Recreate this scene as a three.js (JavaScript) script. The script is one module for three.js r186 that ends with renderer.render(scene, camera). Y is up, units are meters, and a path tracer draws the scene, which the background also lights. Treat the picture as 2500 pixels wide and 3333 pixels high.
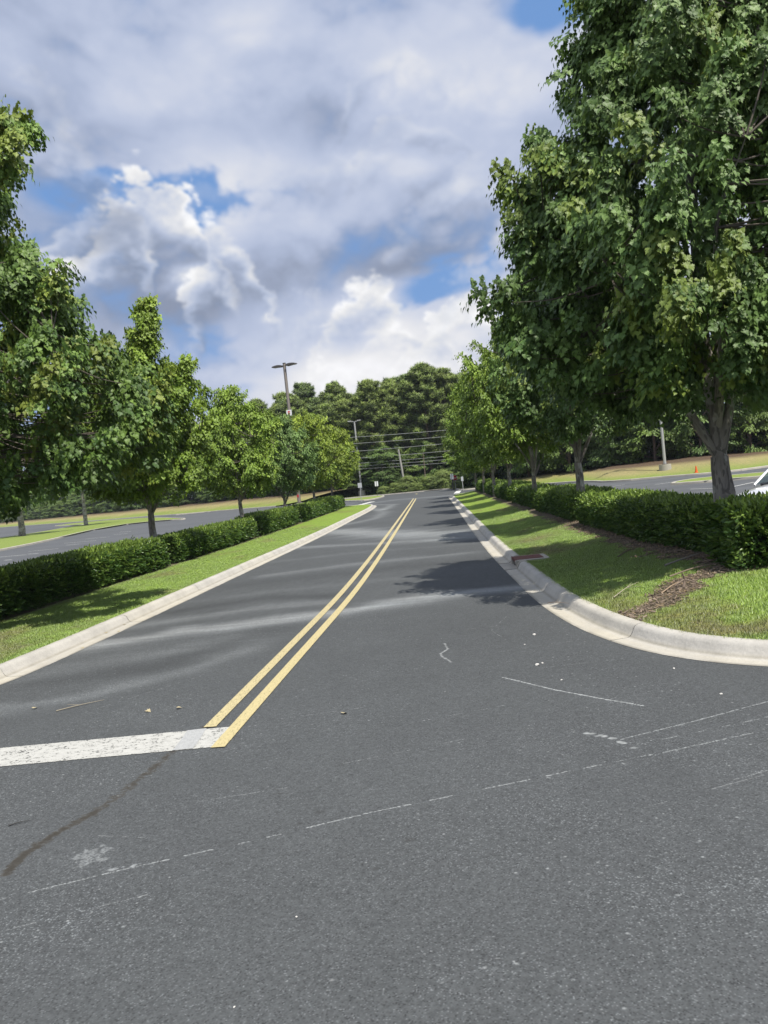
import * as THREE from 'three';
import { mergeGeometries } from 'three/addons/utils/BufferGeometryUtils.js';
import { RoundedBoxGeometry } from 'three/addons/geometries/RoundedBoxGeometry.js';
import { ImprovedNoise } from 'three/addons/math/ImprovedNoise.js';
import { FontLoader } from 'three/addons/loaders/FontLoader.js';
import { TextGeometry } from 'three/addons/geometries/TextGeometry.js';

/* ------------------------------------------------------------------ camera, sky, sun, exposure */
const scene = new THREE.Scene();
const renderer = new THREE.WebGLRenderer({ antialias: true });
renderer.toneMapping = THREE.LinearToneMapping;
renderer.toneMappingExposure = 1.12;
renderer.shadowMap.enabled = true;
const DEG = Math.PI / 180;
const camera = new THREE.PerspectiveCamera(67.27, 768 / 1024, 0.1, 2500);
camera.rotation.order = 'YXZ';
camera.position.set(0, 1.7, 0);
camera.rotation.set(-2.2795 * DEG, 5.9653 * DEG, -6 * DEG);
scene.add(camera);

const SUN = new THREE.Vector3(0.33, 0.9, 0.4).normalize();
const sun = new THREE.DirectionalLight(new THREE.Color(1, 0.95, 0.86), 4.6);
sun.position.copy(SUN).multiplyScalar(120);
sun.target.position.set(0, 0, -25);
sun.position.add(sun.target.position);
sun.castShadow = true; sun.shadow.radius = 1;
sun.shadow.mapSize.set(4096, 4096);
Object.assign(sun.shadow.camera, { left: -90, right: 60, top: 90, bottom: -60, near: 1, far: 400 });
scene.add(sun, sun.target);
scene.fog = new THREE.FogExp2(new THREE.Color(0.75, 0.82, 0.95), 0.00022);

/* ------------------------------------------------------------------ random and noise */
function rng(seed) { let a = seed >>> 0; return () => { a = (a + 0x6d2b79f5) | 0; let t = Math.imul(a ^ (a >>> 15), 1 | a); t = (t + Math.imul(t ^ (t >>> 7), 61 | t)) ^ t; return ((t ^ (t >>> 14)) >>> 0) / 4294967296; }; }
const TAB = new Float32Array(65536); { const r = rng(77); for (let i = 0; i < 65536; i++) TAB[i] = r(); }
const hash2 = (ix, iy) => TAB[(((ix * 73) ^ (iy * 179) ^ ((ix * iy) >> 3)) + iy * 256 + ix) & 65535];
function vn(x, y) { const ix = Math.floor(x), iy = Math.floor(y); let fx = x - ix, fy = y - iy; fx = fx * fx * (3 - 2 * fx); fy = fy * fy * (3 - 2 * fy); const a = hash2(ix, iy), b = hash2(ix + 1, iy), c = hash2(ix, iy + 1), d = hash2(ix + 1, iy + 1); return a + (b - a) * fx + (c - a + (a - b - c + d) * fx) * fy; }
function fbm2(x, y, o = 4) { let s = 0, a = 0.5, n = 0; for (let i = 0; i < o; i++) { s += a * vn(x, y); n += a; a *= 0.5; x = x * 2.03 + 17.1; y = y * 2.03 + 9.7; } return s / n; }
const PN = new ImprovedNoise();
function fbm3(x, y, z, o = 5, gain = 0.5) { let s = 0, a = 1, n = 0; for (let i = 0; i < o; i++) { s += a * PN.noise(x, y, z); n += a; a *= gain; x = x * 2.02 + 3.1; y = y * 2.02 + 1.7; z = z * 2.02 + 5.3; } return s / n; }
const clamp = (x, a = 0, b = 1) => Math.min(b, Math.max(a, x));
const sstep = (a, b, x) => { const t = clamp((x - a) / (b - a)); return t * t * (3 - 2 * t); };
const lerp = (a, b, t) => a + (b - a) * t;
const enc = (c) => 255 * (c <= 0.0031308 ? 12.92 * c : 1.055 * Math.pow(c, 1 / 2.4) - 0.055);

/* ------------------------------------------------------------------ sky: broken summer cloud deck with blue gaps */
function makeSky() {
  const W = 3072, H = 1536, data = new Float32Array(W * H * 4);
  // [azimuth from the road direction (to the right), elevation, size across, size up, amount]
  const gaps = [[-0.4, 0.375, 0.07, 0.026, 1.0], [-0.285, 0.365, 0.055, 0.032, 1.0], [0.01, 0.236, 0.05, 0.022, 0.9], [-0.04, 0.196, 0.013, 0.03, 0.7], [0.165, 0.51, 0.06, 0.03, 0.9], [-0.31, 0.185, 0.07, 0.025, 0.2], [-0.28, 0.125, 0.1, 0.03, 0.4],
    [1.1, 0.5, 0.2, 0.07, 0.9], [1.7, 0.3, 0.16, 0.05, 1], [2.5, 0.6, 0.25, 0.09, 1], [-1.2, 0.42, 0.16, 0.06, 1], [-1.9, 0.7, 0.3, 0.1, 1], [-2.6, 0.28, 0.2, 0.05, 1], [0.6, 0.95, 0.3, 0.08, 0.7], [3.0, 0.25, 0.2, 0.06, 0.8]];
  const bright = [[-0.365, 0.35, 0.05, 0.03, 1], [-0.265, 0.318, 0.035, 0.035, 0.75], [-0.03, 0.485, 0.06, 0.018, 0.8], [-0.07, 0.232, 0.045, 0.03, 1], [-0.14, 0.145, 0.07, 0.032, 0.95], [0.0, 0.188, 0.06, 0.028, 1], [0.02, 0.15, 0.05, 0.03, 0.9], [-0.025, 0.416, 0.045, 0.014, 0.7], [-0.49, 0.475, 0.05, 0.05, 0.5], [0.03, 0.36, 0.05, 0.03, 0.4], [-0.2, 0.53, 0.1, 0.03, 0.35], [-0.19, 0.4, 0.08, 0.02, 0.4],
    [1.0, 0.3, 0.2, 0.06, 0.8], [2.0, 0.35, 0.2, 0.07, 0.9], [-1.3, 0.3, 0.2, 0.06, 0.9], [-2.3, 0.4, 0.25, 0.07, 0.8], [2.9, 0.45, 0.2, 0.06, 0.8]];
  const dark = [[-0.33, 0.235, 0.12, 0.03, 0.9], [-0.21, 0.285, 0.06, 0.03, 0.6], [-0.03, 0.275, 0.1, 0.025, 0.7], [-0.25, 0.44, 0.16, 0.03, 0.45], [0.03, 0.43, 0.1, 0.03, 0.4], [-0.31, 0.155, 0.1, 0.025, 0.5], [-0.38, 0.29, 0.07, 0.03, 0.6], [-0.08, 0.19, 0.05, 0.015, 0.5],
    [1.3, 0.4, 0.25, 0.05, 0.7], [2.3, 0.25, 0.25, 0.05, 0.7], [-1.0, 0.25, 0.2, 0.04, 0.7], [-2.0, 0.3, 0.3, 0.05, 0.7], [0.8, 0.7, 0.3, 0.08, 0.5]];
  const sum = (list, az, el) => { let s = 0; for (const [a, e, wa, we, k] of list) { let da = az - a; if (da > Math.PI) da -= 2 * Math.PI; else if (da < -Math.PI) da += 2 * Math.PI; const q = (da / wa) ** 2 + ((el - e) / we) ** 2; if (q < 7) s += k * Math.exp(-q); } return s; };
  // heaped clouds with crisp sunlit heads: [azimuth, elevation of the head, half width, height, strength]
  const heaps = [[-0.37, 0.392, 0.075, 0.085, 1], [-0.27, 0.338, 0.045, 0.08, 0.8], [-0.43, 0.362, 0.05, 0.05, 0.7], [-0.085, 0.252, 0.075, 0.085, 0.85], [-0.15, 0.245, 0.05, 0.06, 0.45], [-0.13, 0.165, 0.085, 0.07, 0.95], [0.03, 0.213, 0.075, 0.1, 1.1], [-0.06, 0.2, 0.03, 0.06, 0.6], [-0.03, 0.498, 0.065, 0.04, 0.45], [-0.02, 0.428, 0.055, 0.032, 0.4], [-0.2, 0.235, 0.045, 0.05, 0.35], [-0.14, 0.405, 0.2, 0.05, 0.25], [-0.5, 0.5, 0.09, 0.1, 0.45], [0.04, 0.375, 0.06, 0.06, 0.25], [0.12, 0.3, 0.1, 0.08, 0.4],
    [0.55, 0.32, 0.16, 0.12, 0.9], [0.9, 0.24, 0.14, 0.1, 0.8], [1.4, 0.36, 0.2, 0.13, 0.9], [2.0, 0.28, 0.2, 0.12, 0.9], [2.7, 0.38, 0.22, 0.13, 0.9], [-0.95, 0.3, 0.15, 0.11, 0.9], [-1.5, 0.36, 0.2, 0.12, 0.8], [-2.1, 0.3, 0.2, 0.12, 0.9], [-2.8, 0.36, 0.2, 0.12, 0.8]];
  for (let j = 0; j < H; j++) {
    const el = ((j + 0.5) / H - 0.5) * Math.PI, y = Math.sin(el), ce = Math.cos(el);
    for (let i = 0; i < W; i++) {
      const lon = ((i + 0.5) / W - 0.5) * 2 * Math.PI, x = ce * Math.cos(lon), z = ce * Math.sin(lon), k = (j * W + i) * 4;
      data[k + 3] = 1;
      if (y < -0.02) { data[k] = 0.16; data[k + 1] = 0.18; data[k + 2] = 0.17; continue; }
      const az = Math.atan2(x, -z), sx = x * 2.6, sy = y * 4.4, sz = z * 2.6;
      const wx = fbm3(sx + 11, sy, sz, 4, 0.55), wy = fbm3(sx, sy + 7, sz + 5, 4, 0.55);
      const base = fbm3(sx * 1.2 + wx * 0.4, sy * 1.2 + wy * 0.5, sz * 1.2, 6, 0.52);
      const bil = (ox, oy, f, n) => { let s = 0, a = 1, t = 0; for (let o = 0; o < n; o++) { s += a * (2.5 * Math.abs(PN.noise(sx * f + wx * 0.5 + o * 3.7 + ox, (sy * 0.85 + oy) * f + wy * 0.5, sz * f + o * 1.9))); t += a; a *= 0.56; f *= 2.05; } return s / t; };
      const puff = bil(0, 0, 2.2, 5), relief = clamp((puff - bil(0, 0.1, 2.2, 5)) * 1.1, -0.5, 0.6);
      const daz = az + wx * 0.05 + (puff - 0.4) * 0.045, del = el + wy * 0.03 + (puff - 0.4) * 0.032;
      const g = sum(gaps, daz, del), b = sum(bright, daz, del), d = sum(dark, daz, del);
      const cov = 0.6 + base * 0.95 + (puff - 0.4) * 0.4 - g * 1.0 + b * 0.3;
      const c = sstep(0.05, 0.5, cov);
      let lum = 0.47 + base * 0.8 + (puff - 0.4) * 0.1 + relief * 0.12 + b * 0.16 - d * 0.3 - 0.1 * sstep(0.5, 0.95, cov) * (1 - b);
      const hz = Math.exp(-Math.max(y, 0) * 7);
      const tone = (l, o) => { const r0 = lerp(0.24, 0.9, Math.pow(clamp(l, 0.06, 1), 1.1)), cool = 1 - sstep(0.25, 0.85, l); o[0] = r0 * lerp(1, 0.9, cool); o[1] = r0 * lerp(1.0, 1.04, cool); o[2] = r0 * lerp(1.03, 1.4, cool); return o; };
      const cc = tone(lum, [0, 0, 0]), sk = [lerp(0.15, 0.3, hz), lerp(0.29, 0.46, hz), lerp(0.58, 0.72, hz)], col = [0, 1, 2].map((q) => lerp(sk[q], cc[q], c));
      const head = bil(5, 0, 4.2, 6) - 0.45;
      for (const [a, e, hw, hh, st] of heaps) { let da = daz - a; if (da > Math.PI) da -= 2 * Math.PI; else if (da < -Math.PI) da += 2 * Math.PI; const q = da / hw; if (q * q > 2.2) continue; const top = e - hh * 0.75 * q * q + head * hh * 0.75, t = (top - el) / hh; if (t <= 0 || t > 1.3) continue; const al = sstep(0, 0.2 + 0.75 * (1 - Math.min(1, st)), t) * (1 - sstep(0.3, 1.0, t + base * 1.3)) * Math.min(1, st + 0.1) * (1 - sstep(1.2, 2.2, q * q)); const hc = tone(0.97 - 0.78 * t + relief * 0.55 + head * 0.25 - (1 - Math.min(1, st)) * 0.2, [0, 0, 0]); for (let m = 0; m < 3; m++) col[m] = lerp(col[m], hc[m] * (m === 2 ? 0.98 : 1.0), al); }
      data[k] = col[0]; data[k + 1] = col[1]; data[k + 2] = col[2];
    }
  }
  const t = new THREE.DataTexture(data, W, H, THREE.RGBAFormat, THREE.FloatType);
  t.mapping = THREE.EquirectangularReflectionMapping; t.magFilter = t.minFilter = THREE.LinearFilter; t.needsUpdate = true;
  return t;
}
scene.background = makeSky(); scene.environment = scene.background;

/* ------------------------------------------------------------------ naming, labels */
const used = new Map();
function numbered(n) { const k = used.get(n) ?? 0; used.set(n, k + 1); return k ? `${n}_${String(k).padStart(3, '0')}` : n; }
function tag(o, label, category, group) { o.userData.label = label; if (category) o.userData.category = category; if (group) o.userData.group = group; return o; }
function thing(name, label, category, [x, y, z] = [0, 0, 0], turn = 0, group) { const o = new THREE.Group(); o.name = numbered(name); o.position.set(x, y, z); o.rotation.y = turn; tag(o, label, category, group); scene.add(o); return o; }
function part(name, geo, mat, parent) { const m = new THREE.Mesh(geo, mat); m.name = name; m.castShadow = m.receiveShadow = true; parent.add(m); return m; }
function struct(name, geo, mat) { const m = new THREE.Mesh(geo, mat); m.name = numbered(name); m.receiveShadow = m.castShadow = true; m.userData.kind = 'structure'; scene.add(m); return m; }
function structGroup(name) { const o = new THREE.Group(); o.name = numbered(name); o.userData.kind = 'structure'; scene.add(o); return o; }
const std = (r, g, b, rough = 0.8, extra = {}) => new THREE.MeshStandardMaterial({ color: new THREE.Color().setRGB(r, g, b), roughness: rough, ...extra });

/* ------------------------------------------------------------------ textures */
function tex8(w, h, fn, { srgb = true, repeat = true } = {}) {
  const d = new Uint8Array(w * h * 4);
  for (let j = 0; j < h; j++) for (let i = 0; i < w; i++) { const c = fn(i, j), k = (j * w + i) * 4; if (srgb) { d[k] = clamp(enc(c[0]), 0, 255); d[k + 1] = clamp(enc(c[1]), 0, 255); d[k + 2] = clamp(enc(c[2]), 0, 255); } else { d[k] = d[k + 1] = d[k + 2] = clamp(c[0], 0, 1) * 255; } d[k + 3] = c.length > 3 ? clamp(c[3], 0, 1) * 255 : 255; }
  const t = new THREE.DataTexture(d, w, h); if (srgb) t.colorSpace = THREE.SRGBColorSpace;
  t.magFilter = THREE.LinearFilter; t.minFilter = THREE.LinearMipmapLinearFilter; t.wrapS = t.wrapT = repeat ? THREE.RepeatWrapping : THREE.ClampToEdgeWrapping; t.needsUpdate = true; return t;
}
function wrapN(i, j, w, h, fx, fy, o) { // tiling fbm
  const u = i / w, v = j / h; let s = 0, a = 0.5, n = 0;
  for (let k = 0; k < o; k++) { const X = Math.round(fx * 2 ** k), Y = Math.round(fy * 2 ** k); const x = u * X, y = v * Y, ix = Math.floor(x), iy = Math.floor(y); let tx = x - ix, ty = y - iy; tx = tx * tx * (3 - 2 * tx); ty = ty * ty * (3 - 2 * ty); const p = (q, m) => ((q % m) + m) % m; const A = hash2(p(ix, X) + k * 31, p(iy, Y)), B = hash2(p(ix + 1, X) + k * 31, p(iy, Y)), C = hash2(p(ix, X) + k * 31, p(iy + 1, Y)), D = hash2(p(ix + 1, X) + k * 31, p(iy + 1, Y)); s += a * (A + (B - A) * tx + (C - A + (A - B - C + D) * tx) * ty); n += a; a *= 0.55; }
  return s / n;
}

/* ------------------------------------------------------------------ plan of the place (metres; the road runs towards -z) */
const cx = (z) => { const s = Math.max(0, -z - 10); return -1.945 - 0.041 * (Math.sqrt(s * s + 16) - 4); };
const LEFT = [[-16, -4.75], [-9, -5.0], [-6.9, -5.45], [-5.75, -6.1], [-5.2, -6.8], [-4.97, -7.6], [-4.91, -8.6], [-4.9, -10.6], [-4.91, -13], [-4.95, -17.3], [-5.0, -24], [-5.12, -30], [-5.36, -37.6], [-5.56, -44.5], [-5.81, -50], [-6.12, -54], [-6.5, -56.2], [-7.2, -57.6], [-8.3, -58.4], [-10.6, -58.9]];
const RIGHT = [[16, -4.55], [9, -4.95], [5.6, -5.2], [4.1, -5.4], [3.1, -5.62], [2.55, -5.82], [2.15, -6.02], [1.79, -6.3], [1.43, -6.78], [1.12, -7.6], [0.9, -8.7], [0.76, -10], [0.66, -11.5], [0.44, -15.3], [0.24, -20], [-0.04, -28], [-0.4, -38], [-0.75, -48], [-1.05, -56], [-1.08, -58], [-0.8, -60], [0, -61.6], [1.3, -62.4], [3.4, -62.7]];
function dense(pts, step) { const c = new THREE.CatmullRomCurve3(pts.map(([x, z]) => new THREE.Vector3(x, 0, z)), false, 'centripetal'); const n = Math.ceil(c.getLength() / step); return c.getSpacedPoints(n).map((p) => [p.x, p.z]); }
function offset(line, d) { return line.map((p, i) => { const a = line[Math.max(0, i - 1)], b = line[Math.min(line.length - 1, i + 1)]; const tx = b[0] - a[0], tz = b[1] - a[1], l = Math.hypot(tx, tz); return [p[0] - tz / l * d, p[1] + tx / l * d]; }); }
const leftD = dense(LEFT, 0.12), rightD = dense(RIGHT, 0.12);
const KW = 0.4; // gutter and kerb together
const leftBack = offset(leftD, 1 * KW).map((p) => p), rightBack = offset(rightD, -1 * KW);
const xAt = (line, z) => { for (let i = 1; i < line.length; i++) { const a = line[i - 1], b = line[i]; if ((a[1] - z) * (b[1] - z) <= 0 && a[1] !== b[1]) return lerp(a[0], b[0], (z - a[1]) / (b[1] - a[1])); } return line[z > -30 ? 0 : line.length - 1][0]; };
// offset signs checked: the back of a kerb lies away from the road
const sgnL = leftBack[Math.floor(leftBack.length / 2)][0] < leftD[Math.floor(leftD.length / 2)][0] ? 1 : -1;
const sgnR = rightBack[Math.floor(rightBack.length / 2)][0] > rightD[Math.floor(rightD.length / 2)][0] ? -1 : 1;
const LB = offset(leftD, sgnL * (KW - 0.05)), RB = offset(rightD, sgnR * (KW - 0.05));

/* ------------------------------------------------------------------ asphalt */
const BANDS = [ // worn, dusty and sealed streaks on the asphalt: points, half width, lightening
  { p: [[-5.6, -8.9], [-4.87, -9.31], [-3.87, -9.8], [-2.57, -9.95], [-1.42, -10.45], [-0.14, -10.95], [0.9, -10.9]], w: 0.42, a: 0.72 },
  { p: [[-4.9, -6.6], [-4.2, -6.55], [-3.6, -6.85], [-2.96, -7.5], [-2.5, -8.3]], w: 0.3, a: 0.22 },
  { p: [[-4.9, -10.5], [-4.0, -10.9], [-3.2, -11.25], [-2.3, -11.2]], w: 0.35, a: 0.26 },
  { p: [[-4.6, -8.0], [-3.6, -8.5], [-2.8, -8.8]], w: 0.5, a: 0.16 },
  { p: [[-5, -12.6], [-3.4, -13.0], [-1.2, -13.2]], w: 0.3, a: 0.08 },
  { p: [[-4.2, -15.6], [-2.6, -16.2], [-0.2, -16.4]], w: 0.45, a: 0.24 },
  { p: [[-4.8, -18.6], [-2.6, -18.9], [0.1, -18.4]], w: 0.35, a: 0.08 },
  { p: [[-5.1, -29], [-2.5, -24.6], [0.1, -21.4]], w: 1.3, a: 0.62 },
  { p: [[-5.1, -22.5], [-2.4, -21.2], [0.1, -20]], w: 0.6, a: 0.32 },
  { p: [[-5.2, -33], [-4.2, -36], [-4.4, -42], [-6.4, -52]], w: 0.6, a: 0.32 },
  { p: [[-9, -62], [-5.5, -66], [-3, -63.5], [0, -61.5]], w: 1.6, a: 0.3 },
  { p: [[-4.8, -46], [-4.9, -54], [-8, -60]], w: 0.5, a: 0.4 },
];
const DARKS = [{ p: [[-4.7, -11.6], [-3.4, -12.3], [-2.2, -11.8]], w: 0.28, a: 0.22 }, { p: [[-4.4, -7.6], [-3.4, -7.8], [-2.6, -9.2]], w: 0.3, a: 0.2 }, { p: [[-4.5, -14.4], [-2.5, -14.8], [0, -14.9]], w: 0.6, a: 0.16 }];
const segD = (x, z, p) => { let m = 1e9; for (let i = 1; i < p.length; i++) { const ax = p[i - 1][0], az = p[i - 1][1], dx = p[i][0] - ax, dz = p[i][1] - az, t = clamp(((x - ax) * dx + (z - az) * dz) / (dx * dx + dz * dz)); m = Math.min(m, Math.hypot(x - ax - t * dx, z - az - t * dz)); } return m; };
for (const b of [...BANDS, ...DARKS]) { b.x0 = Math.min(...b.p.map((q) => q[0])) - 3 * b.w; b.x1 = Math.max(...b.p.map((q) => q[0])) + 3 * b.w; b.z0 = Math.min(...b.p.map((q) => q[1])) - 3 * b.w; b.z1 = Math.max(...b.p.map((q) => q[1])) + 3 * b.w; }
function asphaltAt(x, z) { // albedo and a little warmth, coarse part
  let v = 0.074 * (0.84 + 0.22 * fbm2(x * 0.5 + 40, z * 0.35 + 80, 4) + 0.16 * fbm2(x * 3 + 7, z * 2.2 + 9, 3)), warm = 0;
  if (z > -95 && x > -10 && x < 5) {
    for (const b of BANDS) if (x > b.x0 && x < b.x1 && z > b.z0 && z < b.z1) { const n = fbm2(x * 1.1 + b.w * 90, z * 2.2, 3) - 0.5, d = segD(x, z + n * 0.22, b.p) / (b.w * (0.75 + n)); const s = Math.exp(-d * d * 1.1) * (0.55 + 0.9 * fbm2(x * 1.2, z * 9, 3)); v *= 1 + b.a * 2.7 * s; warm += 0.12 * b.a * s * fbm2(x, z * 2, 2); }
    for (const b of DARKS) if (x > b.x0 && x < b.x1 && z > b.z0 && z < b.z1) { const d = segD(x, z, b.p) / b.w; v *= 1 - b.a * Math.exp(-d * d) * 1.3; }
  }
  return [v, warm];
}
const NX0 = -6.4, NX1 = 3.6, NZ0 = -10.3, NZ1 = -2.0;
function nearAsphalt() {
  const W = 2048, H = 1700, A = new Float32Array(W * H), M = new Float32Array(W * H), sx = W / (NX1 - NX0), sz = H / (NZ1 - NZ0), r = rng(5);
  const C = 96, coarse = new Float32Array(C * C * 4), cw = 340, ch = 282; const cg = new Float32Array(cw * ch), cwm = new Float32Array(cw * ch), cden = new Float32Array(cw * ch);
  for (let j = 0; j < ch; j++) for (let i = 0; i < cw; i++) { const x = lerp(NX0, NX1, i / (cw - 1)), z = lerp(NZ1, NZ0, j / (ch - 1)), [v, w] = asphaltAt(x, z); cg[j * cw + i] = v; cwm[j * cw + i] = w; cden[j * cw + i] = fbm2(x * 1.1 + 3, z * 1.3 + 5, 3) ** 2 * 1.9 * lerp(0.55, 1.25, sstep(-7.5, -3, z)) * (x > -0.6 && z < -5 ? 0.6 : 1); }
  const bil = (a, u, v) => { const x = u * (cw - 1), y = v * (ch - 1), ix = Math.min(cw - 2, x | 0), iy = Math.min(ch - 2, y | 0), fx = x - ix, fy = y - iy, k = iy * cw + ix; return (a[k] * (1 - fx) + a[k + 1] * fx) * (1 - fy) + (a[k + cw] * (1 - fx) + a[k + cw + 1] * fx) * fy; };
  for (let j = 0; j < H; j++) for (let i = 0; i < W; i++) {
    const k = j * W + i, u = i / W, v = j / H; M[k] = bil(cwm, u, v);
    const h1 = TAB[(k * 31 + (j * 7919)) & 65535], h2 = vn(i * 0.45, j * 0.45), h3 = vn(i * 0.2 + 50, j * 0.2);
    let a = bil(cg, u, v) * (0.62 + 0.36 * h2 + 0.14 * h3 + 0.4 * (h1 - 0.5) + 0.12);
    const den = bil(cden, u, v); if (h1 > 0.965 - 0.05 * den) a *= 1.5 + 1.1 * den * h2; else if (h1 < 0.06) a *= 0.6;
    A[k] = a;
  }
  const blob = (x, z, rad, val, al, warm = 0) => { const ci = (x - NX0) * sx, cj = (NZ1 - z) * sz, ri = rad * sx; for (let j = Math.floor(cj - ri); j <= cj + ri; j++) for (let i = Math.floor(ci - ri * 1.2); i <= ci + ri * 1.2; i++) { if (i < 0 || j < 0 || i >= W || j >= H) continue; const d = Math.hypot((i - ci) / 1.2, j - cj) / (ri + 1e-6); if (d < 1) { const q = al * (1 - d * d); A[j * W + i] = lerp(A[j * W + i], val, q); M[j * W + i] = lerp(M[j * W + i], warm, q); } } };
  for (let n = 0; n < 9000; n++) { const x = lerp(NX0, NX1, r()), z = lerp(NZ0, NZ1, Math.pow(r(), 0.7)); if (fbm2(x * 1.1 + 3, z * 1.3 + 5, 3) < 0.35 + r() * 0.3) continue; blob(x, z, 0.0035 + 0.005 * r() ** 3, 0.2 + 0.22 * r(), 0.75, 0.1); }
  const scratch = (p, dens, rad, val) => { for (let i = 1; i < p.length; i++) { const L = Math.hypot(p[i][0] - p[i - 1][0], p[i][1] - p[i - 1][1]), n = L / 0.005; for (let q = 0; q < n; q++) { const t = q / n, x = lerp(p[i - 1][0], p[i][0], t), z = lerp(p[i - 1][1], p[i][1], t); if (vn(x * 37 + z * 53, 3.3) < 1 - dens) continue; if (r() < 0.75) blob(x + (r() - 0.5) * rad, z + (r() - 0.5) * rad, rad * (0.4 + 0.6 * r()), val * (0.6 + 0.7 * r()), 0.75, 0.08); } } };
  scratch([[-2.6, -3.07], [-2.26, -3.2], [-1.74, -3.43], [-1.17, -3.65], [-0.64, -3.88], [-0.26, -4.01], [0.43, -4.26], [1.03, -4.46], [2.2, -4.9]], 0.62, 0.008, 0.34);
  scratch([[0.17, -6.3], [0.36, -6.06], [0.54, -5.83], [0.8, -5.56], [1.07, -5.3]], 0.97, 0.011, 0.4);
  scratch([[0.72, -4.66], [1.3, -4.93], [1.85, -5.21], [2.6, -5.5]], 0.8, 0.008, 0.36);
  scratch([[0.9, -4.6], [1.6, -4.86], [2.4, -5.18]], 0.5, 0.007, 0.3);
  scratch([[0.62, -4.84], [0.75, -4.72], [0.83, -4.55]], 0.5, 0.024, 0.34);
  scratch([[-0.34, -7.75], [-0.3, -7.49], [-0.37, -7.32], [-0.35, -7.2], [-0.26, -6.95]], 1, 0.014, 0.3);
  for (const p of [[[-1.6, -5.6], [-0.9, -5.75]], [[-0.5, -5.3], [0.3, -5.6]], [[-1.3, -8.1], [-0.6, -8.05]], [[0.2, -7.2], [0.9, -7.4]], [[0.5, -6.5], [1.2, -6.6]], [[-0.9, -4.6], [0, -4.95]], [[1.2, -4], [2.3, -4.5]], [[-3.4, -6.2], [-2.7, -7.2]], [[0.35, -8.9], [0.15, -8.2], [0.3, -7.6]], [[-1.9, -4.1], [-1.1, -4.3]], [[-2.2, -2.9], [-1.5, -3.2]], [[0.6, -3.7], [1.5, -4.1]]]) scratch(p, 0.45, 0.006, 0.26);
  for (let n = 0; n < 46; n++) { const x = lerp(NX0, NX1, r()), z = lerp(NZ0, NZ1, r()), a = r() * 6.3, l = 0.1 + 0.5 * r(); scratch([[x, z], [x + Math.cos(a) * l, z + Math.sin(a) * l * 0.4]], 0.35, 0.006, 0.22); }
  // paint rubbed off beside the stop line, brown seep line, scuffed patch
  const patch = (cx0, cz0, rx, rz, rot, n, val, rad) => { for (let q = 0; q < n; q++) { const a = r() * 6.283, d = Math.sqrt(r()), x = Math.cos(a) * d * rx, z = Math.sin(a) * d * rz; if (vn((cx0 + x) * 42, (cz0 + z) * 42) < 0.3 + 0.42 * d * d) continue; blob(cx0 + x * Math.cos(rot) - z * Math.sin(rot), cz0 + x * Math.sin(rot) + z * Math.cos(rot), rad * (0.5 + r()), val * (0.6 + 0.6 * r()), 0.6, 0.05); } };
  patch(-2.02, -3.57, 0.12, 0.115, 0.6, 1100, 0.25, 0.005); patch(-1.78, -3.44, 0.09, 0.014, -0.3, 90, 0.33, 0.006);
  const stain = [[-2.08, -5.6], [-2.16, -5.2], [-2.17, -4.74], [-2.24, -4.16], [-2.35, -3.86], [-2.4, -3.63], [-2.38, -3.42]];
  for (let i = 1; i < stain.length; i++) for (let q = 0; q < 260; q++) { const t = r(), w = 0.05 * (0.5 + 0.9 * vn(t * 6 + i * 9, 2.5)) * (1 - 0.3 * (i / 6)); if (vn(t * 40 + i * 70, r() * 3) < 0.3) continue; blob(lerp(stain[i - 1][0], stain[i][0], t) + (r() + r() - 1) * w, lerp(stain[i - 1][1], stain[i][1], t) + (r() - 0.5) * 0.03, 0.006 + 0.018 * r() * r(), 0.034, 0.42, 0.5); }
  for (const [x, z, q] of [[-0.92, -3.92, 0.03], [-1.0, -3.8, 0.02], [-0.42, -3.55, 0.03], [-0.55, -3.3, 0.02], [-1.2, -4.2, 0.02]]) blob(x, z, q, 0.03, 0.5, 0.1);
  const d = new Uint8Array(W * H * 4), B = new Uint8Array(W * H * 4);
  for (let k = 0; k < W * H; k++) { const a = A[k], w = M[k]; d[k * 4] = clamp(enc(a * (0.935 + w * 0.4)), 0, 255); d[k * 4 + 1] = clamp(enc(a), 0, 255); d[k * 4 + 2] = clamp(enc(a * (1.026 - w * 0.5)), 0, 255); d[k * 4 + 3] = 255; const bb = clamp(a / 0.13) * 255; B[k * 4] = B[k * 4 + 1] = B[k * 4 + 2] = bb; B[k * 4 + 3] = 255; }
  const t = new THREE.DataTexture(d, W, H); t.colorSpace = THREE.SRGBColorSpace; const tb = new THREE.DataTexture(B, W, H);
  for (const q of [t, tb]) { q.magFilter = THREE.LinearFilter; q.minFilter = THREE.LinearMipmapLinearFilter; q.needsUpdate = true; }
  return [t, tb];
}
function sheet(x0, x1, z0, z1, y, uvUnit) { // horizontal rectangle; uv 0..1, or metres / uvUnit
  const g = new THREE.BufferGeometry(); g.setAttribute('position', new THREE.Float32BufferAttribute([x0, y, z1, x1, y, z1, x1, y, z0, x0, y, z0], 3)); g.setAttribute('normal', new THREE.Float32BufferAttribute([0, 1, 0, 0, 1, 0, 0, 1, 0, 0, 1, 0], 3));
  g.setAttribute('uv', new THREE.Float32BufferAttribute(uvUnit ? [x0 / uvUnit, -z1 / uvUnit, x1 / uvUnit, -z1 / uvUnit, x1 / uvUnit, -z0 / uvUnit, x0 / uvUnit, -z0 / uvUnit] : [0, 0, 1, 0, 1, 1, 0, 1], 2)); g.setIndex([0, 1, 2, 0, 2, 3]); return g;
}
const FX0 = -9.5, FX1 = 3.6, FZ0 = -95, FZ1 = NZ0;
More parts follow.
